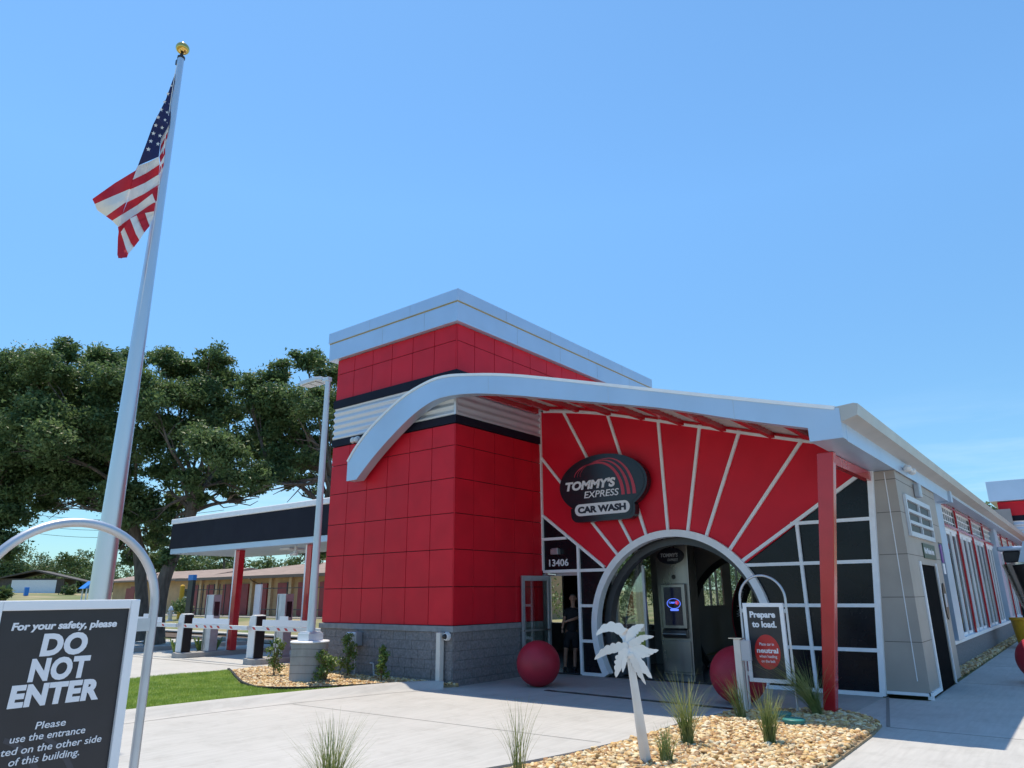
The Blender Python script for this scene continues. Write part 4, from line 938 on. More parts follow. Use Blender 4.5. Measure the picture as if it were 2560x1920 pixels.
# ------------------------------------------------------------ ornamental grass
def tuft(x, y, z, h, n, spread, lab, lean=(0, 0), seed=1, w=.006):
    g = np.random.default_rng(seed); S_ = 7
    a = g.uniform(0, 6.283, n); out = spread*g.uniform(.1, 1, n)**.8; hh = h*g.uniform(.55, 1.05, n); droop = g.uniform(0, 1, n)**2*.35
    br = .07*np.sqrt(g.random(n)); ba = g.uniform(0, 6.283, n)
    bx, by = x+br*np.cos(ba), y+br*np.sin(ba); V = []
    for k in range(S_+1):
        t_ = k/S_; rad = out*(t_**1.7); zz = hh*(t_-droop*t_**3)
        cx_, cy_ = bx+np.cos(a)*rad+lean[0]*t_**1.5*hh, by+np.sin(a)*rad+lean[1]*t_**1.5*hh
        ww = w*(1-t_**2)*.5+.0004; px1, py1 = -np.sin(a)*ww, np.cos(a)*ww
        V.append(np.stack([cx_-px1, cy_-py1, z+zz], 1)); V.append(np.stack([cx_+px1, cy_+py1, z+zz], 1))
    V = np.stack(V, 1); F_ = []
    for k in range(S_): F_.append([2*k, 2*k+1, 2*k+3, 2*k+2])
    F_ = np.array(F_); Fa = (F_[None]+(np.arange(n)*(2*(S_+1)))[:, None, None]).reshape(-1, 4)
    o = npmesh('grass_tuft', V.reshape(-1, 3), Fa, 'tuft blades', o0=np.array([x, y, z])); tag(o, lab, 'ornamental grass', 'grass tufts in the gravel island')
tuft(-3.62, 11.98, .03, .95, 240, .85, 'arching green grass clump leaning against the foot of the red post', (-.55, -.15), 11, .009)
tuft(-3.48, 9.48, .05, .72, 130, .34, 'upright yellow-green grass clump right of the metal palm, in front of the valve boxes', (0, 0), 12, .010)
tuft(-4.45, 11.05, .05, .70, 80, .28, 'small grass clump at the foot of the short steel post', (-.22, 0), 13, .009)
tuft(-4.28, 8.85, .05, .88, 150, .52, 'tall wispy grass clump directly right of the metal palm post', (-.05, 0), 14, .008)
tuft(-4.05, 7.82, .05, .42, 90, .22, 'low dense grass clump at the base of the metal palm', (0, 0), 15, .008)
tuft(-5.05, 6.45, .04, .80, 60, .36, 'thin sparse grass clump at the bottom edge left of the palm', (0, 0), 16, .006)
tuft(-5.72, 4.55, .03, .78, 230, .48, 'wide spiky grass clump at the bottom centre of the photo', (0, 0), 17, .006)

# shrubs in the stone bed
def leafcloud(C, Rr, n, size, g, asp=.55, flat=0.0):
    """leaf quads around centres C (m,3) radii Rr (m,)"""
    m_ = len(C); idx = g.integers(0, m_, n); d = g.normal(0, 1, (n, 3)); d /= np.linalg.norm(d, axis=1)[:, None]
    rad = g.random(n)**.45
    P = C[idx]+d*(Rr[idx]*rad)[:, None]*np.array([1, 1, .8])
    nrm = d*.5+g.normal(0, .6, (n, 3))+np.array([0, 0, .45]); nrm /= np.linalg.norm(nrm, axis=1)[:, None]
    u = np.cross(nrm, g.normal(0, 1, (n, 3))); u /= np.linalg.norm(u, axis=1)[:, None]; v = np.cross(nrm, u)
    s_ = size*g.uniform(.6, 1.25, n)[:, None]; u = u*s_*.5; v = v*s_*.5*asp
    V = np.stack([P-u, P+v*.9+nrm*s_*.06, P+u, P-v*.9+nrm*s_*.06], 1).reshape(-1, 3)
    return V, np.arange(4*n).reshape(-1, 4)
def shrub(x, y, h, r, n, lab, seed):
    g = np.random.default_rng(seed); t = thing('shrub', lab, 'shrub', (x, y, .05), 'young shrubs in the stone bed')
    C = np.array([[x+g.normal(0, r*.35), y+g.normal(0, r*.35), .05+h*(.25+.7*k/9)] for k in range(10)]); Rr = np.full(10, r)*np.linspace(.9, .55, 10)
    V, Fa = leafcloud(C, Rr, n, .07, g, .6); npmesh('foliage', V, Fa, 'shrub leaves', t)
    m_ = MB()
    for k in range(5): m_.tube([(x, y, .04), (x+g.normal(0, .03), y+g.normal(0, .03), h*.5), (x+g.normal(0, r*.5), y+g.normal(0, r*.5), h*.95)], [.009, .007, .003], 5)
    m_.build('stem', 'stem', t)
shrub(-15.35, 10.4, .82, .17, 620, 'young shrub standing in the stones left of the concrete lamp base', 21)
shrub(-13.38, 10.35, .62, .20, 700, 'bushy young shrub in front of the lamp base right side', 22)
shrub(-13.75, 11.25, .95, .20, 800, 'taller dark shrub between the lamp base and block wall', 23)
shrub(-12.35, 11.05, .74, .15, 620, 'slim young shrub before the block wall, right of the bent pipe', 24)

# ------------------------------------------------------------ area light on the concrete base
lx, ly = -13.95, 10.32
t = thing('area_light', 'white area light on a round concrete base beside the block wall', 'light pole', (lx, ly, 0))
m_ = MB(); m_.lathe((lx, ly, 0), [(.40, 0), (.40, .85), (.385, .86)], 40)
cb = m_.build('concrete_base', 'concrete base', t, smooth=True)
for z in (.20, .37, .54, .70):   # tilted board marks cast into the concrete
    m_ = MB(); ringp = [(lx+.4025*math.cos(R(a)), ly+.4025*math.sin(R(a)), z+.05*math.cos(R(a+60))) for a in range(0, 361, 12)]; m_.tube(ringp, .004, 5, cap=False); m_.build('form_line', 'wedge joint', cb)
MB().lathe((lx, ly, .86), [(.42, 0), (.43, .02), (.41, .04)], 40).build('base_cap', 'white trim', cb, smooth=True)
m_ = MB(); m_.box(lx-.2, lx+.2, ly-.2, ly+.2, .90, 1.06); m_.box(lx-.17, lx+.17, ly-.17, ly+.17, 1.06, 1.09); m_.build('base_cover', 'pole paint', t, bevel=.01)
m_ = MB(); m_.tube([(lx, ly, 1.09), (lx, ly, 3.5), (lx, ly, 6.98)], [.098, .082, .064], 20); m_.build('pole', 'pole paint', t, smooth=True)
m_ = MB(); m_.box(lx-.16, lx+.08, ly-.07, ly+.07, 6.94, 7.05); arm_ = m_.build('arm', 'pole paint', t, bevel=.02)
m_ = MB(); m_.xy([(lx-.15, ly-.10), (lx-.30, ly-.19), (lx-.95, ly-.17), (lx-1.02, ly), (lx-.95, ly+.17), (lx-.30, ly+.19), (lx-.15, ly+.10)], 6.99, 7.09); hd = m_.build('lamp_head', 'pole paint', t, bevel=.02)
m_ = MB(); m_.box(lx-.90, lx-.62, ly-.12, ly+.12, 6.975, 6.989); m_.box(lx-.58, lx-.34, ly-.12, ly+.12, 6.975, 6.989); m_.build('led_lens', 'lens', hd)

# ------------------------------------------------------------ flagpole and flag
fpb = Vector((-12.95, 5.33, 0)); t = thing('flagpole', 'tall tapered silver flagpole with a gold ball on top', 'flagpole', fpb)
m_ = MB(); m_.tube([fpb+Vector((0, 0, z)) for z in (.03, 2.4, 5, 8, 10.5, 12.66)], [.178, .170, .140, .108, .083, .062], 28); m_.build('pole', 'pole aluminium', t, smooth=True)
c_ = fpb+Vector((0, 0, 12.92)); r_ = .135; m_ = MB(); m_.lathe(c_, [(r_*math.sin(R(a)), -r_*.9*math.cos(R(a))) for a in range(6, 180, 8)], 28); m_.build('gold_ball', 'gold', t, smooth=True)
m_ = MB(); m_.lathe(fpb+Vector((0, 0, 12.66)), [(.075, 0), (.075, .04), (.04, .06), (.03, .12), (.012, .13), (.012, .16)], 18); m_.box(fpb.x-.13, fpb.x-.05, fpb.y-.05, fpb.y+.0, 12.55, 12.66); m_.build('truck', 'dark metal', t)
m_ = MB(); m_.tube([PT(443, 160, 13.93), PT(437, 185, 13.93), PT(415, 330, 13.92), PT(385, 560, 13.9), PT(330, 900, 13.9), PT(262, 1420, 13.85)], .006, 5); m_.build('halyard', 'white trim', t)
m_ = MB(); m_.lathe(fpb, [(.34, .02), (.34, .08), (.22, .16), (.20, .18)], 28); m_.build('base_collar', 'pole aluminium', t, smooth=True)
# flag: draped cloth, crop coords (scale 2.7667, origin 200,80)
def FP(cx, cy, d): return PT(200+cx/2.7667, 80+cy/2.7667, 13.95+d)
fm = MB()
def patch(quads, mi):
    """quads: list of 4 corners (cx,cy,d): a(left top) b(right top) c(right bottom) d(left bottom); smooth subdivide with folds"""
    for q in quads:
        N = 6; vs_ = []
        for j in range(N+1):
            for i in range(N+1):
                s_, r2 = i/N, j/N
                x = [(1-s_)*(1-r2)*q[0][k]+s_*(1-r2)*q[1][k]+s_*r2*q[2][k]+(1-s_)*r2*q[3][k] for k in range(3)]
                fold = .045*math.sin(x[0]*.035+x[1]*.012)+.03*math.sin(x[0]*.018-x[1]*.02)
                vs_.append(FP(x[0], x[1], x[2]+fold))
        fm.add(vs_, [(j*(N+1)+i, j*(N+1)+i+1, (j+1)*(N+1)+i+1, (j+1)*(N+1)+i) for j in range(N) for i in range(N)], mi)
RD, WH, BL = 0, 1, 2
# canton hanging beside the pole
patch([((656, 290, 0), (664, 292, 0), (640, 470, 0), (592, 470, -.05)), ((592, 470, -.05), (640, 470, 0), (617, 640, 0), (505, 640, -.1)), ((505, 640, -.1), (617, 640, 0), (560, 740, -.05), (462, 760, -.12)), ((462, 760, -.12), (560, 740, -.05), (545, 862, -.08), (400, 925, -.12))], BL)
# hoist-side stripes between canton and pole
hs = [(617, 640, 560, 740), (608, 690, 556, 790), (600, 735, 552, 835), (594, 790, 549, 862), (588, 845, 556, 905), (580, 900, 552, 935), (574, 955, 548, 975), (568, 1010, 545, 1040), (550, 1095, 545, 1100)]
for k in range(len(hs)-1):
    a, b_ = hs[k], hs[k+1]; patch([((a[2], a[3], .02), (a[0], a[1], .0), (b_[0], b_[1], .0), (b_[2], b_[3], .02))], WH if k % 2 == 0 else RD)
# main stripes, wide hanging part
ms = [(400, 925, 545, 862), (365, 1022, 552, 915), (350, 1088, 545, 985), (325, 1178, 550, 1052), (292, 1262, 500, 1118), (270, 1345, 525, 1185)]
mc = [WH, RD, WH, RD, WH]
for k in range(5):
    a, b_ = ms[k], ms[k+1]; mid = lambda q: ((q[0]+q[2])/2, (q[1]+q[3])/2+8)
    ma, mb_ = mid(a), mid(b_)
    patch([((a[0], a[1], -.14), (ma[0], ma[1], -.04), (mb_[0], mb_[1], -.02), (b_[0], b_[1], -.16)), ((ma[0], ma[1], -.04), (a[2], a[3], -.1), (b_[2], b_[3], -.06), (mb_[0], mb_[1], -.02))], mc[k])
patch([((490, 1118, -.03), (548, 1060, -.05), (530, 1170, -.05), (500, 1160, -.03)), ((345, 1290, -.1), (525, 1170, -.06), (512, 1240, -.08), (345, 1290, -.1)), ((262, 1350, -.16), (345, 1290, -.1), (300, 1360, -.12), (270, 1400, -.15))], RD)
# wing blown to the left
wl = [((400, 925), (385, 957), (240, 1045), (85, 1155)), ((350, 1088), (345, 1085), (215, 1140), (102, 1190)), ((335, 1140), (300, 1160), (215, 1195), (118, 1232)), ((322, 1178), (310, 1182), (250, 1225), (180, 1275)), ((292, 1262), (290, 1262), (255, 1285), (222, 1305)), ((270, 1345), (268, 1347), (262, 1345), (258, 1342))]
wc = [RD, WH, WH, RD, WH]
for k in range(5):
    a, b_ = wl[k], wl[k+1]; ds = (-.12, -.13, -.02, .12)
    for j in range(3): patch([((*a[j+1], ds[j+1]), (*a[j], ds[j]), (*b_[j], ds[j]), (*b_[j+1], ds[j+1]))], wc[k])
patch([((180, 1155, .04), (200, 1150, .0), (122, 1232, .12), (114, 1215, .14))], RD)
# curled lower corner with stripes the other way
cs = [((272, 1345), (262, 1420), (258, 1545), (285, 1568)), ((282, 1385), (300, 1440), (318, 1500), (335, 1535)), ((305, 1352), (330, 1410), (352, 1460), (374, 1488)), ((345, 1290), (365, 1340), (385, 1395), (411, 1440)), ((392, 1268), (410, 1310), (428, 1350), (446, 1386)), ((450, 1252), (462, 1290), (473, 1320), (482, 1342)), ((512, 1240), (512, 1262), (504, 1290), (494, 1312))]
cc = [RD, WH, RD, WH, RD, WH]
for k in range(6):
    a, b_ = cs[k], cs[k+1]
    for j in range(3): patch([((*a[j], -.22), (*b_[j], -.20), (*b_[j+1], -.16-.03*j), (*a[j+1], -.18-.03*j))], cc[k])
patch([((258, 1530, -.2), (335, 1532, -.2), (325, 1560, -.24), (265, 1565, -.24))], RD)
fl = fm.build('flag', ['flag red', 'flag white', 'flag blue'], smooth=True, loc=tuple(FP(600, 640, 0))); tag(fl, 'stars and stripes flag drooping from the silver pole', 'flag')
sm = MB()
for (cx, cy, r) in ((632, 372, 9), (608, 427, 14), (584, 483, 14), (562, 537, 15), (541, 590, 15), (524, 646, 15), (508, 701, 16), (490, 755, 16), (473, 811, 17), (632, 437, 5), (617, 497, 6), (602, 555, 11), (588, 608, 12), (568, 662, 14), (553, 717, 15), (539, 774, 15), (603, 627, 6)):
    sq = .55 if r < 8 else 1; pts = []
    for k in range(10): a = R(90+36*k-8); rr = r if k % 2 == 0 else r*.42; pts.append((cx+rr*math.cos(a)*sq, cy-rr*math.sin(a)))
    fold = lambda x, y: .045*math.sin(x*.035+y*.012)+.03*math.sin(x*.018-y*.02)
    t0 = (cy-290)/600; dd = -.14*max(0, min(1, (cy-300)/500))-.03
    sm.prism(pts, lambda u, v: FP(u, v, dd+fold(u, v)-.03), lambda u, v: FP(u, v, dd+fold(u, v)-.024))
st = sm.build('stars', 'flag white'); st.parent = fl; st.location = -fl.location if False else (0, 0, 0)
for v in st.data.vertices: v.co -= Vector(fl.location)

# ------------------------------------------------------------ pay canopy, gates, pay kiosks
PC = thing('pay_canopy', 'flat pay lane canopy with black fascia and white soffit on red posts', 'canopy', (-22, 14, 0))
cy0, cy1, cx0, cx1 = 13.35, 16.6, -27.05, -15.5
MB().box(cx0, cx1, cy0, cy1, 3.60, 4.50).build('black_fascia', 'navy band', PC)
MB().box(cx0-.04, cx1, cy0-.04, cy1+.04, 4.505, 4.70).build('top_trim', 'white trim', PC, bevel=.03)
MB().box(cx0+.03, cx1, cy0+.03, cy1-.03, 3.40, 3.595).build('soffit', 'white metal', PC, bevel=.01)
for x in (-23.1, -19.05):
    m_ = MB(); m_.box(x-.02, x+.22, 13.75, 13.97, .15, 3.395); m_.build('post', 'red paint', PC, bevel=.01)
    m_ = MB(); m_.box(x-.10, x-.022, 13.76, 13.96, .15, 3.395); m_.build('post_trim', 'white trim', PC)
for x in (-21.2, -18.2): MB().box(x, x+.55, 14.2, 14.8, 3.34, 3.398).build('ceiling_light', 'white plastic', PC, bevel=.01)
m_ = MB(); m_.tube([(-20.0, 14.0, 3.40), (-20.0, 14.0, 3.18), (-20.15, 13.9, 3.14)], .05, 8); m_.lathe((-20.0, 14.0, 3.10), [(.06, 0), (.09, .08), (.07, .16)], 12); tag(m_.build('dome_camera', 'white plastic', loc=(-20, 14, 3.1)), 'white camera hanging under the pay lane canopy soffit', 'security camera')
def gate(x, lab, glab):
    t = thing('barrier_gate', lab, 'barrier gate', (x, 12.45, .15), 'barrier gates across the pay lanes')
    m_ = MB(); m_.xz([(x-.22, .15), (x+.12, .15), (x+.12, 1.32), (x-.08, 1.34), (x-.18, 1.28), (x-.22, 1.15)], 12.28, 12.62); m_.build('cabinet', 'white plastic', t, bevel=.02)
    m_ = MB(); m_.box(x+.122, x+.15, 12.30, 12.60, .15, 1.30); m_.build('dark_door', 'black plastic', t, bevel=.008)
    m_ = MB(); m_.box(x-3.65, x-.05, 12.12, 12.20, .92, 1.04); arm = m_.build('arm', 'white plastic', t, bevel=.01)
    m_ = MB()
    for q in (-3.55, -2.85, -2.35, -2.0, -1.6, -.9):
        m_.add([(x+q, 12.117, .945), (x+q+.12, 12.117, .945), (x+q+.03, 12.117, 1.015), (x+q-.09, 12.117, 1.015)], [(0, 1, 2, 3)])
    m_.build('red_markings', 'sign red', arm)
    m_ = MB(); m_.box(x-3.15, x-1.05, 12.13, 12.15, 1.05, 1.22); m_.box(x-2.35, x-1.95, 12.13, 12.15, 1.22, 1.32); m_.build('sign_board', 'sign white', arm)
gate(-19.35, 'white barrier gate with dark door on the lane island nearest the lamp base', ''); gate(-23.45, 'white barrier gate left of the nearest one, in the middle lane island', ''); gate(-27.5, 'farthest white barrier gate, mostly behind the DO NOT ENTER hoop', '')
gate(-15.5, 'barrier gate tucked behind the lamp base, arm reaching left', '')
for k, x in enumerate((-23.3, -19.25)):
    t = thing('pay_kiosk', ['slim steel pay kiosk on the left lane island', 'slim steel pay kiosk on the right lane island behind the lamp base'][k], 'pay kiosk', (x, 13.2, .15), 'pay kiosks on the lane islands')
    m_ = MB(); pts = [(x-.22, 13.38), (x-.22, 13.1), (x-.10, 13.02), (x+.10, 13.02), (x+.22, 13.1), (x+.22, 13.38)]; m_.xy(pts, .15, 1.92); m_.build('column', 'galvanised', t, bevel=.01)
    MB().box(x+.221, x+.23, 13.15, 13.33, 1.25, 1.7).build('side_screen', 'dark glass', t); MB().box(x-.03, x-.02, 13.01, 13.019, .15, 1.9).build('seam', 'dark metal', t)
for k, x in enumerate((-22.6, -18.6)):
    m_ = MB(); m_.box(x, x+.35, 14.3, 14.36, 1.05, 2.25); m_.box(x+.15, x+.2, 14.31, 14.35, .0, 1.05)
    tag(m_.build('menu_board', 'sign white', loc=(x, 14.3, 0)), ['tall white menu board right of the left red canopy post', 'tall white menu board beside the right canopy post behind the light pole'][k], 'menu board', 'menu boards under the canopy')

# ------------------------------------------------------------ storage building and surroundings
SB_ = thing('storage_building', 'long low tan storage building with tan roof and dark red doors behind the lanes', 'storage building', (-47, 30, .55))
MB().box(-57, -24, 30, 40, .5, 3.15).build('wall', 'tan wall', SB_)
m_ = MB(); m_.add([(-57.6, 29.3, 3.12), (-24, 29.3, 3.12), (-24, 41, 3.12), (-57.6, 41, 3.12), (-57.6, 29.3, 3.25), (-24, 29.3, 3.25), (-24, 41, 3.25), (-57.6, 41, 3.25), (-48, 35.2, 4.35), (-24, 35.2, 4.35)], [(0,3,2,1), (0,1,5,4), (2,3,7,6), (3,0,4,7), (4,5,9,8), (6,7,8,9), (7,4,8), (1,2,6,9,5)]); rf = m_.build('roof', 'roof tan', SB_)
MB().box(-57.62, -24, 29.22, 29.3, 3.08, 3.28).build('roof_fascia', 'brown trim', rf)
m_ = MB(); m_.tube([(-47, 29.2, 3.1), (-47, 29.5, 2.9), (-47, 29.92, 2.75), (-47, 29.92, .6)], .05, 8); m_.build('downpipe', 'brown trim', SB_)
x = -56.2
while x < -26:
    MB().box(x, x+1.05, 29.86, 29.998, .6, 2.75).build('door', 'unit door', SB_)
    MB().box(x+1.35, x+1.65, 29.80, 29.998, .5, 3.1).build('column', 'tan column', SB_); x += 2.35
W2 = thing('storage_wing', 'left wing of the tan storage building with small windows and a flat tan roof', 'building', (-72, 33, .9))
MB().box(-75, -57.7, 32, 40, .5, 3.3).build('wall', 'tan wall', W2); m_ = MB(); m_.yz([(31.2, 3.25), (31.2, 3.4), (36, 4.3), (41, 3.4), (41, 3.25)], -75.5, -57.7); m_.build('roof', 'roof tan', W2)
for x in (-61.5, -66.5):
    w = MB(); w.box(x, x+1.3, 31.93, 31.998, 1.2, 2.5); wo = w.build('window', 'dark glass', W2); w = MB(); w.box(x-.08, x+1.38, 31.90, 31.928, 1.82, 1.9); w.box(x-.08, x, 31.90, 31.999, 1.1, 2.6); w.box(x+1.3, x+1.38, 31.90, 31.999, 1.1, 2.6); w.build('frame', 'white trim', wo)
for x in (-72.0,): MB().box(x, x+1.3, 31.9, 31.998, .6, 2.7).build('door', 'unit door', W2)
GB = thing('gabled_house', 'tan gable roofed house peeking over the storage roof', 'house', (-53, 48, .5))
MB().box(-60, -40, 46, 56, .5, 5.5).build('wall', 'tan wall', GB); m_ = MB(); m_.prism([(-61, 5.4), (-50, 8.2), (-39, 5.4)], lambda u, v: (u, 45.5, v), lambda u, v: (u, 57, v)); m_.build('roof', 'tan wall', GB)
m_ = MB(); m_.prism([(-61.3, 5.35), (-50, 8.25), (-50, 8.55), (-61.5, 5.65)], lambda u, v: (u, 45.2, v), lambda u, v: (u, 57, v)); m_.prism([(-38.7, 5.35), (-50, 8.25), (-50, 8.55), (-38.5, 5.65)], lambda u, v: (u, 45.2, v), lambda u, v: (u, 57, v)); m_.build('roof_edge', 'brown trim', GB)
# iron fence in front of storage
FN = thing('iron_fence', 'black iron fence panels in front of the storage doors', 'fence', (-50, 28.6, .55))
m_ = MB()
for z in (1.0, 2.35): m_.box(-55, -49, 28.58, 28.62, z, z+.05); m_.box(-44.5, -36, 28.58, 28.62, z, z+.05)
m_.build('rail', 'wire', FN)
m_ = MB(); 
for x in np.arange(-55, -48.9, .75): m_.box(x, x+.04, 28.57, 28.63, .5, 2.75)
for x in (-44.5, -41.5, -38.5): m_.box(x, x+.06, 28.57, 28.63, .5, 2.75)
m_.build('post', 'wire', FN)
# yellow bollard, hydrant, blue topped sign
p = PT(449, 1530, 56); tt = thing('yellow_bollard', 'tall yellow bollard at the left end of the iron fence', 'bollard', (p.x, p.y, .5)); m_ = MB(); m_.tube([(p.x, p.y, .4), (p.x, p.y, 2.6)], .16, 10); m_.build('pipe', 'yellow', tt, smooth=True); MB().lathe((p.x, p.y, 2.6), [(.16, 0), (.1, .08), (.02, .1)], 10).build('cap', 'yellow', tt)
p = PT(426, 1535, 50); m_ = MB(); m_.lathe((p.x, p.y, .45), [(.22, 0), (.22, .06), (.12, .1), (.12, .6), (.16, .64), (.10, .82), (.03, .9)], 14); m_.lathe((p.x, p.y+.2, .9), [(.06, 0), (.06, .4)], 10, axis='Y'); tag(m_.build('fire_hydrant', 'galvanised', smooth=True, loc=(p.x, p.y, .45)), 'pale grey fire hydrant on the dry verge', 'hydrant')
p = PT(476, 1490, 52); m_ = MB(); m_.box(p.x-.3, p.x+.3, p.y-.1, p.y+.1, .5, 2.9); tt = thing('vending_post', 'dark upright machine with a blue top beside the iron fence', 'machine', (p.x, p.y, .5)); m_.build('cabinet', 'dark metal', tt); MB().box(p.x-.32, p.x+.32, p.y-.12, p.y+.12, 2.91, 3.25).build('top', 'blue plastic', tt)
# signs on stakes near storage wing
p = PT(331, 1500, 42); tt = thing('stake_sign', 'red and yellow notice on a stake before the storage wing', 'sign', (p.x, p.y, .5)); MB().box(p.x-.04, p.x+.04, p.y-.03, p.y+.03, .3, 2.2).build('stake', 'dark metal', tt); MB().box(p.x-.22, p.x+.22, p.y-.06, p.y-.04, 1.75, 2.4).build('upper_plate', 'unit door', tt); MB().box(p.x-.22, p.x+.22, p.y-.06, p.y-.04, 1.3, 1.7).build('lower_plate', 'yellow', tt)
# barn far left
p = PT(80, 1485, 120); BN = thing('far_barn', 'brown low barn with a big white door far behind the sign hoop', 'barn', (p.x, p.y, 2.4))
fw_ = Vector((p.x, p.y, 0)).normalized(); ux = Vector((fw_.y, -fw_.x, 0)); ux = (ux-fw_*.25).normalized(); dn_ = Vector((-ux.y, ux.x, 0))
bx_ = lambda u, z, d=0: Vector((p.x, p.y, 0))+ux*u+dn_*d+Vector((0, 0, z))
def bp(mb, u0, u1, z0, z1, d0, d1): mb.prism([(u0, z0), (u1, z0), (u1, z1), (u0, z1)], lambda u, v: bx_(u, v, d0), lambda u, v: bx_(u, v, d1))
m_ = MB(); bp(m_, -4.0, 3.6, 2.2, 4.5, 0, 7); m_.build('wall', 'barn brown', BN); m_ = MB(); m_.prism([(-4.6, 4.35), (0, 5.45), (6.5, 3.9), (6.5, 4.05), (0, 5.65), (-4.6, 4.5)], lambda u, v: bx_(u, v, -.6), lambda u, v: bx_(u, v, 7.5)); m_.build('roof', 'barn brown', BN)
m_ = MB(); bp(m_, -2.6, 2.7, 2.45, 4.3, -.1, -.02); m_.build('door', 'white trim', BN)
p = PT(64, 1490, 108); m_ = MB(); m_.box(p.x-.22, p.x+.22, p.y-.22, p.y+.22, 2.2, 3.2); m_.box(p.x-.08, p.x+.08, p.y-.08, p.y+.08, 1.4, 2.2); tag(m_.build('utility_cabinet', 'blue plastic', bevel=.04, loc=(p.x, p.y, 2)), 'small blue cabinet in front of the white barn door', 'cabinet')
p = PT(222, 1492, 98); tt = thing('roadside_stand', 'little blue roofed stand just left of the flagpole', 'stand', (p.x, p.y, 1.9))
m_ = MB()
for dx in (-.55, .55):
    for dy in (-.55, .55): MB().box(p.x+dx-.06, p.x+dx+.06, p.y+dy-.06, p.y+dy+.06, 1.4, 2.95).build('leg', 'white trim', tt)
m_.yz([(p.y-.95, 2.9), (p.y, 3.75), (p.y+.95, 2.9)], p.x-.8, p.x+.8); m_.build('roof', 'blue plastic', tt)
# power lines
m_ = MB()
for k, (ya, yb) in enumerate(((1262, 1275), (1290, 1300), (1310, 1316))):
    a = PT(-60, ya, 90); b_ = PT(560, yb, 75); pts = [a.lerp(b_, i/16)-Vector((0, 0, 1.2*math.sin(math.pi*i/16))) for i in range(17)]; m_.tube(pts, .025, 4)
tag(m_.build('power_lines', 'wire', loc=(-80, 20, 8)), 'thin dark overhead wires crossing behind the oaks', 'power lines')

# ------------------------------------------------------------ trees
RS = 1.03
def tree(name, lab, tpx, tD, base_py, blobs, trunk, leaf=.15, dens=3500, seed=1, mt='oak leaves', grp=None, r0=.3, cat='tree', sub=19):
    g = np.random.default_rng(seed); D0 = tD
    c0 = PT(tpx, base_py, D0); c0.z = 0
    t = thing(name, lab, cat, c0, grp)
    fwd = Vector((ray(tpx, 1400).x, ray(tpx, 1400).y, 0)).normalized()
    CC, RR = [], []; cent = []
    for (px, py, r) in blobs:
        r = r*RS
        dd = g.normal(0, 1.8) if len(blobs) > 3 else 0; p = PT(px, py, D0+dd); rm = r/F_PX*D0*1.05; cent.append((p, rm))
        k = sub; d = g.normal(0, 1, (k, 3)); d /= np.linalg.norm(d, axis=1)[:, None]
        CC.append(np.array(p)+d*rm*g.uniform(.25, .95, (k, 1))*np.array([1, 1, .85])); RR.append(rm*g.uniform(.20, .40, k))
    C = np.concatenate(CC); Rr = np.concatenate(RR)
    n = int(sum(dens*rm**2 for _, rm in cent)); w = Rr**2; pr = w/w.sum(); idx = g.choice(len(C), n, p=pr)
    # leafcloud with weighted clumps
    d = g.normal(0, 1, (n, 3)); d /= np.linalg.norm(d, axis=1)[:, None]; P = C[idx]+g.normal(0, .52, (n, 3))*Rr[idx][:, None]*np.array([1.1, 1.1, .7])
    nr = d*.45+g.normal(0, .55, (n, 3))+np.array([0, 0, .5]); nr /= np.linalg.norm(nr, axis=1)[:, None]
    u = np.cross(nr, g.normal(0, 1, (n, 3))); u /= np.linalg.norm(u, axis=1)[:, None]; v = np.cross(nr, u); s_ = leaf*g.uniform(.5, 1.6, n)[:, None]
    u = u*s_*.5; v = v*s_*.24; V = np.stack([P-u, P+v+nr*s_*.05, P+u, P-v+nr*s_*.05], 1).reshape(-1, 3)
    npmesh('crown', V, np.arange(4*n).reshape(-1, 4), mt, t)
    m_ = MB(); 
    tp = [PT(a, b_, D0) for a, b_ in trunk]; 
    tp[0].z = min(tp[0].z, .4)-.3 if len(blobs) > 3 else tp[0].z
    q = lerp_curve(tp, 4); rr = [r0*(1.15-.5*k/(len(q)-1)) for k in range(len(q))]; rr[0] *= 1.4; rr[1] *= 1.15; m_.tube(q, rr, 12)
    top_ = q[-1]; low_ = q[int(len(q)*.75)]
    for k, (p, rm) in enumerate(cent):
        st_ = top_ if k % 3 else low_; L_ = (p-st_).length
        mid = st_.lerp(p, .5)+Vector((g.normal(0, .07)*L_, g.normal(0, .07)*L_, -.08*L_+g.normal(0, .04)*L_)); rb = r0*.42*min(1, 4/max(L_, 2)+.3)
        p = p-Vector((0, 0, rm*.35)); q2 = lerp_curve([st_, st_.lerp(mid, .5)+Vector((0, 0, .03*L_)), mid, p], 4); m_.tube(q2, [rb*(1-.8*i/(len(q2)-1)) for i in range(len(q2))], 7)
        for j in range(5):
            e = p+Vector(g.normal(0, rm*.3, 3))+Vector((0, 0, -.25*rm)); s0 = q2[int(len(q2)*g.uniform(.5, .9))]; m_.tube([s0, s0.lerp(e, .5)+Vector(g.normal(0, .12, 3)), e], [rb*.3, rb*.2, .012], 5)
    m_.build('trunk', 'bark', t, smooth=True); return t
OAK = 'large oaks behind the pay lanes'
tree('oak_tree', 'oak hanging in from the left edge of the photo', -90, 38, 1520, [(0, 960, 75), (25, 1050, 80), (-50, 1110, 120), (25, 1140, 75), (5, 1230, 65), (-20, 1320, 60), (50, 925, 45), (-60, 980, 90), (15, 1380, 22)], [(-90, 1520), (-85, 1400), (-70, 1250)], seed=31, grp=OAK, r0=.36)
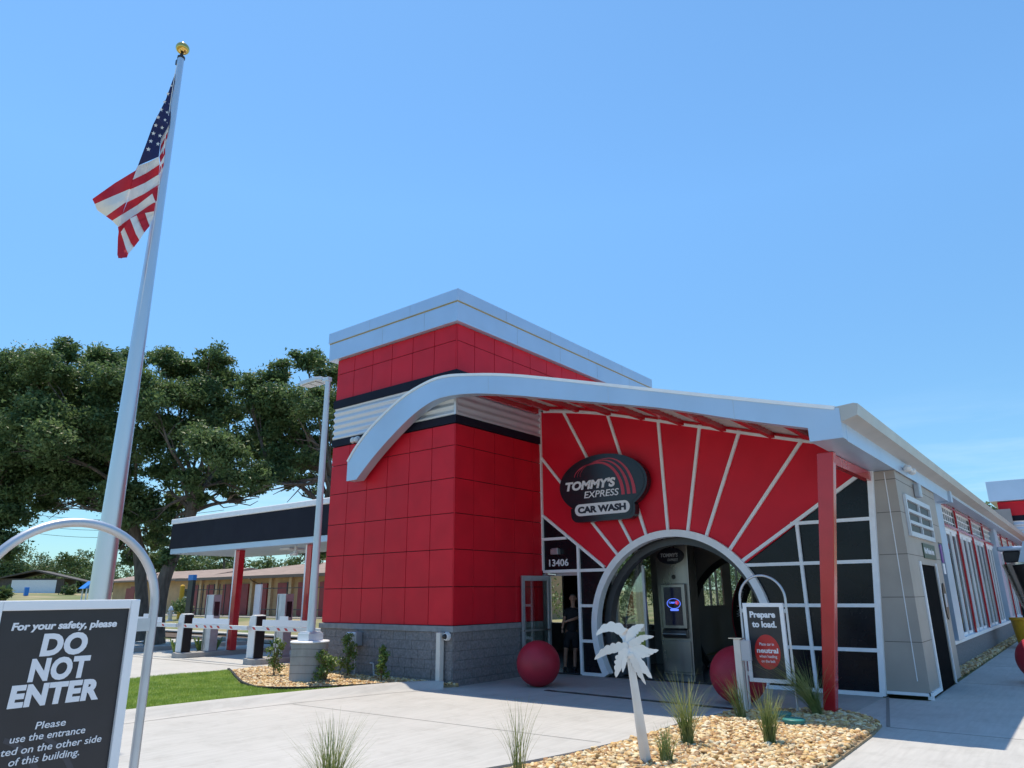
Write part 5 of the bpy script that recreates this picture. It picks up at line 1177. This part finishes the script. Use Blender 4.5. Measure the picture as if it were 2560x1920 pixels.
tree('oak_tree', 'widest oak, its trunk forking behind the flagpole', 352, 36, 1560, [(165, 885, 42), (120, 925, 55), (245, 905, 55), (60, 960, 60), (130, 985, 80), (225, 985, 85), (310, 965, 65), (80, 1070, 85), (180, 1090, 95), (280, 1060, 75), (345, 900, 40), (120, 1170, 70), (205, 1190, 55), (215, 1250, 28), (290, 1175, 50), (350, 1260, 50), (310, 1330, 22), (120, 1255, 35), (270, 1250, 30), (390, 1330, 30), (20, 1020, 50), (335, 1390, 28), (320, 1290, 36), (380, 1400, 32), (160, 1215, 48), (100, 1205, 40), (300, 1230, 45), (300, 1360, 18)], [(362, 1570), (352, 1450), (340, 1330), (322, 1240)], seed=32, grp=OAK, r0=.25)
tree('oak_tree', 'middle oak with a leaning trunk rising behind the canopy fascia', 395, 34, 1580, [(415, 905, 45), (535, 895, 40), (470, 935, 60), (560, 950, 50), (400, 990, 80), (490, 1010, 85), (575, 1035, 50), (430, 1090, 75), (525, 1110, 75), (410, 1180, 45), (580, 1120, 45), (600, 1190, 30), (470, 1200, 35), (400, 1350, 35), (370, 1290, 35), (430, 1290, 25), (540, 1185, 38), (590, 1235, 26), (640, 1225, 28), (420, 1395, 22), (450, 1255, 40), (560, 1210, 34), (500, 1250, 22)], [(388, 1590), (405, 1470), (440, 1375), (480, 1280), (486, 1235)], seed=33, grp=OAK, r0=.27)
tree('oak_tree', 'oak rising between the light pole and the red tower', 820, 33, 1560, [(625, 965, 42), (690, 935, 45), (770, 905, 48), (830, 925, 45), (650, 1035, 65), (720, 1010, 75), (800, 1010, 70), (655, 1110, 55), (735, 1110, 75), (800, 1110, 60), (640, 1185, 40), (700, 1190, 45), (760, 1200, 45), (790, 1390, 22), (760, 1375, 18), (810, 1370, 20)], [(860, 1570), (850, 1400), (830, 1200)], seed=34, grp=OAK, r0=.36, dens=3300)
# far tree line
FT = 'trees along the far edge'
fl_ = [(20, 1432, 45, 150), (85, 1425, 36, 160), (150, 1435, 34, 158), (175, 1405, 18, 145), (205, 1415, 26, 155), (262, 1440, 32, 160), (-30, 1430, 55, 152), (195, 1450, 26, 140), (300, 1450, 26, 136), (172, 1474, 12, 112), (440, 1410, 30, 95), (510, 1405, 40, 100), (580, 1415, 34, 104), (650, 1425, 30, 112), (720, 1420, 34, 115), (560, 1385, 16, 98), (470, 1440, 30, 100), (-4, 1478, 17, 60)]
words = ['rounded tree behind the barn', 'pale tree right of the barn roof', 'bushy tree left of the pine', 'narrow pine top seen through the sign hoop', 'ragged tree left of the flagpole', 'tree touching the flagpole from the left', 'tree at the left photo edge', 'low tree behind the blue roofed stand', 'dark tree right of the flagpole', 'small bush beside the barn door', 'tree left of the canopy end', 'broad tree above the storage roof', 'tree left of the red canopy post', 'tree right of the red canopy post', 'far tree beside the light pole', 'small pointed tree above the wing roof', 'tree behind the storage wing roof', 'yellow-green bush at the left edge by the road']
for k, (px, py, r, D) in enumerate(fl_):
    r *= 1.35; b_ = [(px, py, r), (px+r*.5, py+r*.4, r*.6), (px-r*.5, py+r*.4, r*.6)]
    tree('far_tree', words[k], px, D, 1490, b_, [(px, 1490), (px, py+r*.3)], leaf=.42, dens=130 if D > 80 else 420, seed=50+k, mt='far leaves', grp=FT, r0=.2, sub=12)
tree('far_tree', 'tree showing over the roof beside the distant rear tower', 2470, 60, 1450, [(2470, 1275, 22), (2455, 1290, 18), (2485, 1290, 18)], [(2470, 1450), (2470, 1290)], leaf=.35, dens=300, seed=80, mt='far leaves', grp=FT, r0=.2)
tree('garden_tree', 'sunny leafy tree seen through the glass inside the round entrance', 1605, 29.5, 1480, [(1610, 1390, 50), (1590, 1440, 40), (1630, 1450, 40), (1600, 1350, 40)], [(1610, 1500), (1605, 1400)], leaf=.2, dens=1200, seed=81, mt='far leaves', r0=.12)  # added tree, placed to imitate greenery reflected in the glass
g_ = np.random.default_rng(6); C = np.array([[-17.5+g_.normal(0, .5), 23+i*.8, .9+g_.random()*1.8] for i in range(34)]); V, Fa = leafcloud(C, np.full(34, .9), 9000, .16, g_)
tag(npmesh('hedge', V, Fa, 'far leaves', o0=np.array([-17.5, 36, 0])), 'green hedge outside the inner tunnel windows', 'hedge')
# a row of distant wood behind everything
g_ = np.random.default_rng(5); C = np.array([[ -190+g_.normal(0, 10)+60*0, -60+i*2.2, 3+g_.random()*3] for i in range(130)]); C = np.concatenate([C, np.array([[-190+i*1.9, 150+g_.normal(0, 6), 4+g_.random()*4] for i in range(140)])]); Rr = np.full(len(C), 4.6)
V, Fa = leafcloud(C, Rr, 52000, .9, g_, .6); V[:, 2] = np.maximum(V[:, 2], .6)
tag(npmesh('distant_wood', V, Fa, 'far leaves'), 'distant mass of woodland along the horizon', 'wood', kind='stuff')
# plants in the shaded strip behind lanes
for k, px in enumerate((440, 540, 500, 690, 640)):
    p = PT(px, 1602, 27.2 if k < 3 else 25.5); g_ = np.random.default_rng(90+k); m_ = MB()
    for j in range(22):
        a = g_.uniform(0, 6.28); L_ = g_.uniform(.4, .75); d = Vector((math.cos(a), math.sin(a), 0)); w = Vector((-d.y, d.x, 0))*.03; b0 = Vector((p.x, p.y, .04)); m1 = b0+d*L_*.35+Vector((0, 0, L_*.7)); e = b0+d*L_*.85+Vector((0, 0, L_*.75))
        m_.add([b0-w*.5, b0+w*.5, m1+w, m1-w, e], [(0, 1, 2, 3), (3, 2, 4)])
    tag(m_.build('spiky_plant', 'shrub leaves', loc=(p.x, p.y, 0)), ['spiky plant in the shade left of the middle gate', 'spiky plant between the middle gate and left kiosk', 'spiky plant just behind the middle gate cabinet', 'spiky plant in the shade behind the right kiosk', 'spiky plant between the red post and nearest gate'][k], 'plant', 'spiky plants in the shaded strip')
p = PT(452, 1535, 55); g_ = np.random.default_rng(99); C = np.array([[p.x+g_.normal(0, .5), p.y+g_.normal(0, .3), .9+g_.random()*.8] for _ in range(8)]); V, Fa = leafcloud(C, np.full(8, .5), 900, .18, g_); tag(npmesh('bush', V, Fa, 'oak leaves', o0=np.array([p.x, p.y, .5])), 'dark bush at the foot of the yellow bollard', 'bush')

# ------------------------------------------------------------ person in the doorway
PD = 16.95+2.2
_f = PT(1430, 1674, 19.0); f0 = Vector((-10.55, 15.72, .02)); 
D_ = math.hypot(f0.x, f0.y)
PE = thing('person', 'man in black polo and black shorts standing in the open doorway, forearm across his body', 'person', f0)
fw = Vector((f0.x, f0.y, 0)).normalized(); rt_ = Vector((-fw.y, fw.x, 0))*-1   # rt_ = image right
sc_m = D_*1.0
def J(cx, cy, d=0):   # crop coordinates (5.185 px per source px, origin 1300,1400)
    return PT(1300+cx/5.185, 1400+cy/5.185, D_+d)
zf = J(640, 1420).z
def skin(name, chains, mt, parent, sub=2):
    vs_, es, rs = [], [], []
    for ch in chains:
        prev = ch[0] if isinstance(ch[0], int) else None; start = 1 if prev is not None else 0
        for (p, r) in ch[start:]:
            vs_.append(Vector(p)-ORG[parent.name]); rs.append(r)
            if prev is not None: es.append((prev, len(vs_)-1))
            prev = len(vs_)-1
    me = bpy.data.meshes.new(name); me.from_pydata(vs_, es, []); o = bpy.data.objects.new(name, me); COL.objects.link(o)
    md = o.modifiers.new('s', 'SKIN'); 
    for k, sv in enumerate(me.skin_vertices[0].data): sv.radius = rs[k] if isinstance(rs[k], tuple) else (rs[k], rs[k]); sv.use_root = (k == 0)
    md.use_smooth_shade = True; ss = o.modifiers.new('d', 'SUBSURF'); ss.levels = sub; ss.render_levels = sub
    bpy.context.view_layer.update(); dg = bpy.context.evaluated_depsgraph_get(); m2 = bpy.data.meshes.new_from_object(o.evaluated_get(dg)); m2.materials.clear(); m2.materials.append(MATS[mt]); m2.name = name
    bpy.data.objects.remove(o); o = bpy.data.objects.new(name, m2); COL.objects.link(o); o.parent = parent; ORG[o.name] = ORG[parent.name]; return o
hipc = J(665, 880); shl = J(605, 640, -.02); shr = J(768, 625, .02)
HC = J(684, 500, -.02)
body = [[(J(665, 900), .115), (J(672, 780), .10), (J(680, 690), .11), (J(686, 615), .07), (J(686, 575), .050), (HC+Vector((0, 0, -.05)), (.062, .072)), (HC+Vector((0, 0, .03)), (.076, .092)), (HC+Vector((0, 0, .09)), (.06, .07))],
  [2, (J(604, 650), .052), (J(574, 760, -.05), .044), (J(556, 850, -.15), .034), (J(546, 895, -.18), .026)],
  [2, (J(772, 645), .052), (J(782, 735, -.08), .045), (J(700, 765, -.24), .038), (J(600, 795, -.27), .030), (J(566, 803, -.27), .024)],
  [0, (J(615, 940), .085), (J(600, 1130, -.02), .062), (J(592, 1200), .054), (J(588, 1290, .02), .056), (J(585, 1370), .038), (J(585, 1400), .045), (J(565, 1415, -.12), .035)],
  [0, (J(715, 940), .085), (J(722, 1130), .062), (J(715, 1200, .02), .054), (J(713, 1290, .03), .056), (J(712, 1370), .038), (J(714, 1400), .045), (J(716, 1420, -.12), .035)]]
pb = skin('body', body, 'skin', PE)
skin('shirt', [[(J(667, 950), (.165, .15)), (J(668, 880), (.17, .155)), (J(672, 790), (.165, .15)), (J(682, 700), (.175, .15)), (J(686, 640), (.14, .10)), (J(686, 610), (.075, .07))], [3, (J(608, 655), .078), (J(590, 700, -.02), .074), (J(578, 745, -.04), .066)], [3, (J(770, 650), .078), (J(782, 700, -.04), .074), (J(784, 740, -.08), .066)]], 'cloth black', pb)
skin('shorts', [[(J(668, 890), (.16, .14)), (J(668, 940), (.16, .14))], [1, (J(618, 1000), .115), (J(606, 1080, -.01), .11), (J(602, 1150, -.02), .105)], [1, (J(716, 1000), .115), (J(721, 1080), .11), (J(723, 1150), .105)]], 'cloth black', pb)
for s_, cx in ((0, 585), (1, 714)):
    skin('shoe', [[(J(cx, 1395, .04), .052), (J(cx-2, 1410, -.05), .05), (J(cx-6, 1418, -.16), .038)]], 'cloth black', pb)
for k, (hx, hy, dd) in enumerate(((548, 900, -.18), (555, 797, -.25))):
    ch = []
    for j in range(4): 
        a = J(hx-8+j*6, hy+14, dd-.01*j); ch.append([(J(hx, hy, dd), .02)] + [(a, .010), (a+Vector((0, 0, -.035)), .009), (a+Vector((.005, -.01, -.06)), .007)])
    for c2 in ch: skin('hand', [c2], 'skin', pb, 1)
m_ = MB(); c = HC+Vector((0, 0, .055)); m_.lathe(c, [(.083, -.01), (.084, .02), (.07, .055), (.03, .075)], 16); 
fr_ = -fw
hh = MB(); hh.lathe(c+fw*.035, [(.076, -.06), (.080, 0), (.06, .045), (.02, .06)], 14); hh.build('hair', 'hair', pb, smooth=True)
m_ = MB(); e_ = HC+fr_*.088; m_.add([e_+Vector((0, 0, .02)), e_+rt_*.014-Vector((0, 0, .02)), e_-rt_*.014-Vector((0, 0, .02)), e_+fr_*.022-Vector((0, 0, .018))], [(0, 1, 3), (0, 3, 2), (1, 2, 3)])
for s_ in (-1, 1): m_.lathe(HC+rt_*(.082*s_), [(.008, -.03), (.016, 0), (.01, .03)], 8)
m_.build('face_features', 'skin', pb, smooth=True)
m_ = MB()
for s_ in (-1, 1): m_.lathe(HC+fr_*.082+rt_*(.028*s_)+Vector((0, 0, .022)), [(.002, -.006), (.009, 0), (.002, .006)], 8)
m_.box(*sorted(((HC+fr_*.086).x-.018, (HC+fr_*.086).x+.018)), (HC+fr_*.086).y-.004, (HC+fr_*.086).y+.004, HC.z-.046, HC.z-.040); m_.build('eyes', 'dark metal', pb)

# ------------------------------------------------------------ things on the right edge
t = thing('vacuum_unit', 'tilted stainless vacuum canister head on a stand at the right edge', 'vacuum', (-1.75, 31, 0))
m_ = MB(); m_.tube([(-2.0, 31, .0), (-2.0, 31, 1.3)], .12, 12); m_.build('stand', 'dark metal', t)
m_ = MB(); m_.tube([(-1.75, 31, 1.15), (-2.0, 31, 2.75)], [.30, .42], 24); m_.build('canister', 'steel', t, smooth=True)
m_ = MB(); m_.tube([(-1.55, 30.75, 1.15), (-1.75, 30.7, 2.7)], [.28, .36], 24); m_.build('dark_sleeve', 'black plastic', t, smooth=True)
m_ = MB(); m_.box(-2.45, -1.3, 30.6, 31.4, 3.15, 3.3); m_.build('hood', 'white metal', t, bevel=.05)
m_ = MB(); m_.box(-2.3, -1.8, 30.7, 31.3, 2.76, 3.14); m_.build('motor', 'dark metal', t, bevel=.04)
m_ = MB(); m_.add([(-1.9, 30.55, 2.75), (-1.35, 30.55, 2.75), (-1.45, 30.55, 3.5), (-1.65, 30.55, 3.45), (-1.9, 30.65, 2.75), (-1.35, 30.65, 2.75), (-1.45, 30.65, 3.5), (-1.65, 30.65, 3.45)], [(0,1,2,3),(7,6,5,4),(0,4,5,1),(1,5,6,2),(2,6,7,3),(3,7,4,0)]); m_.build('bracket', 'white metal', t)
t = thing('yellow_bin', 'yellow mop bucket bin on the side pavement at the right edge', 'bin', (-2.0, 31.8, 0))
m_ = MB(); m_.lathe((-1.95, 30.0, 0.02), [(.36, 0), (.46, .85), (.50, .86), (.50, .93), (.44, .93)], 20); m_.build('tub', 'yellow', t, smooth=True); MB().box(-1.78, -1.5, 29.5, 29.53, .15, .65).build('label', 'sign white', t)
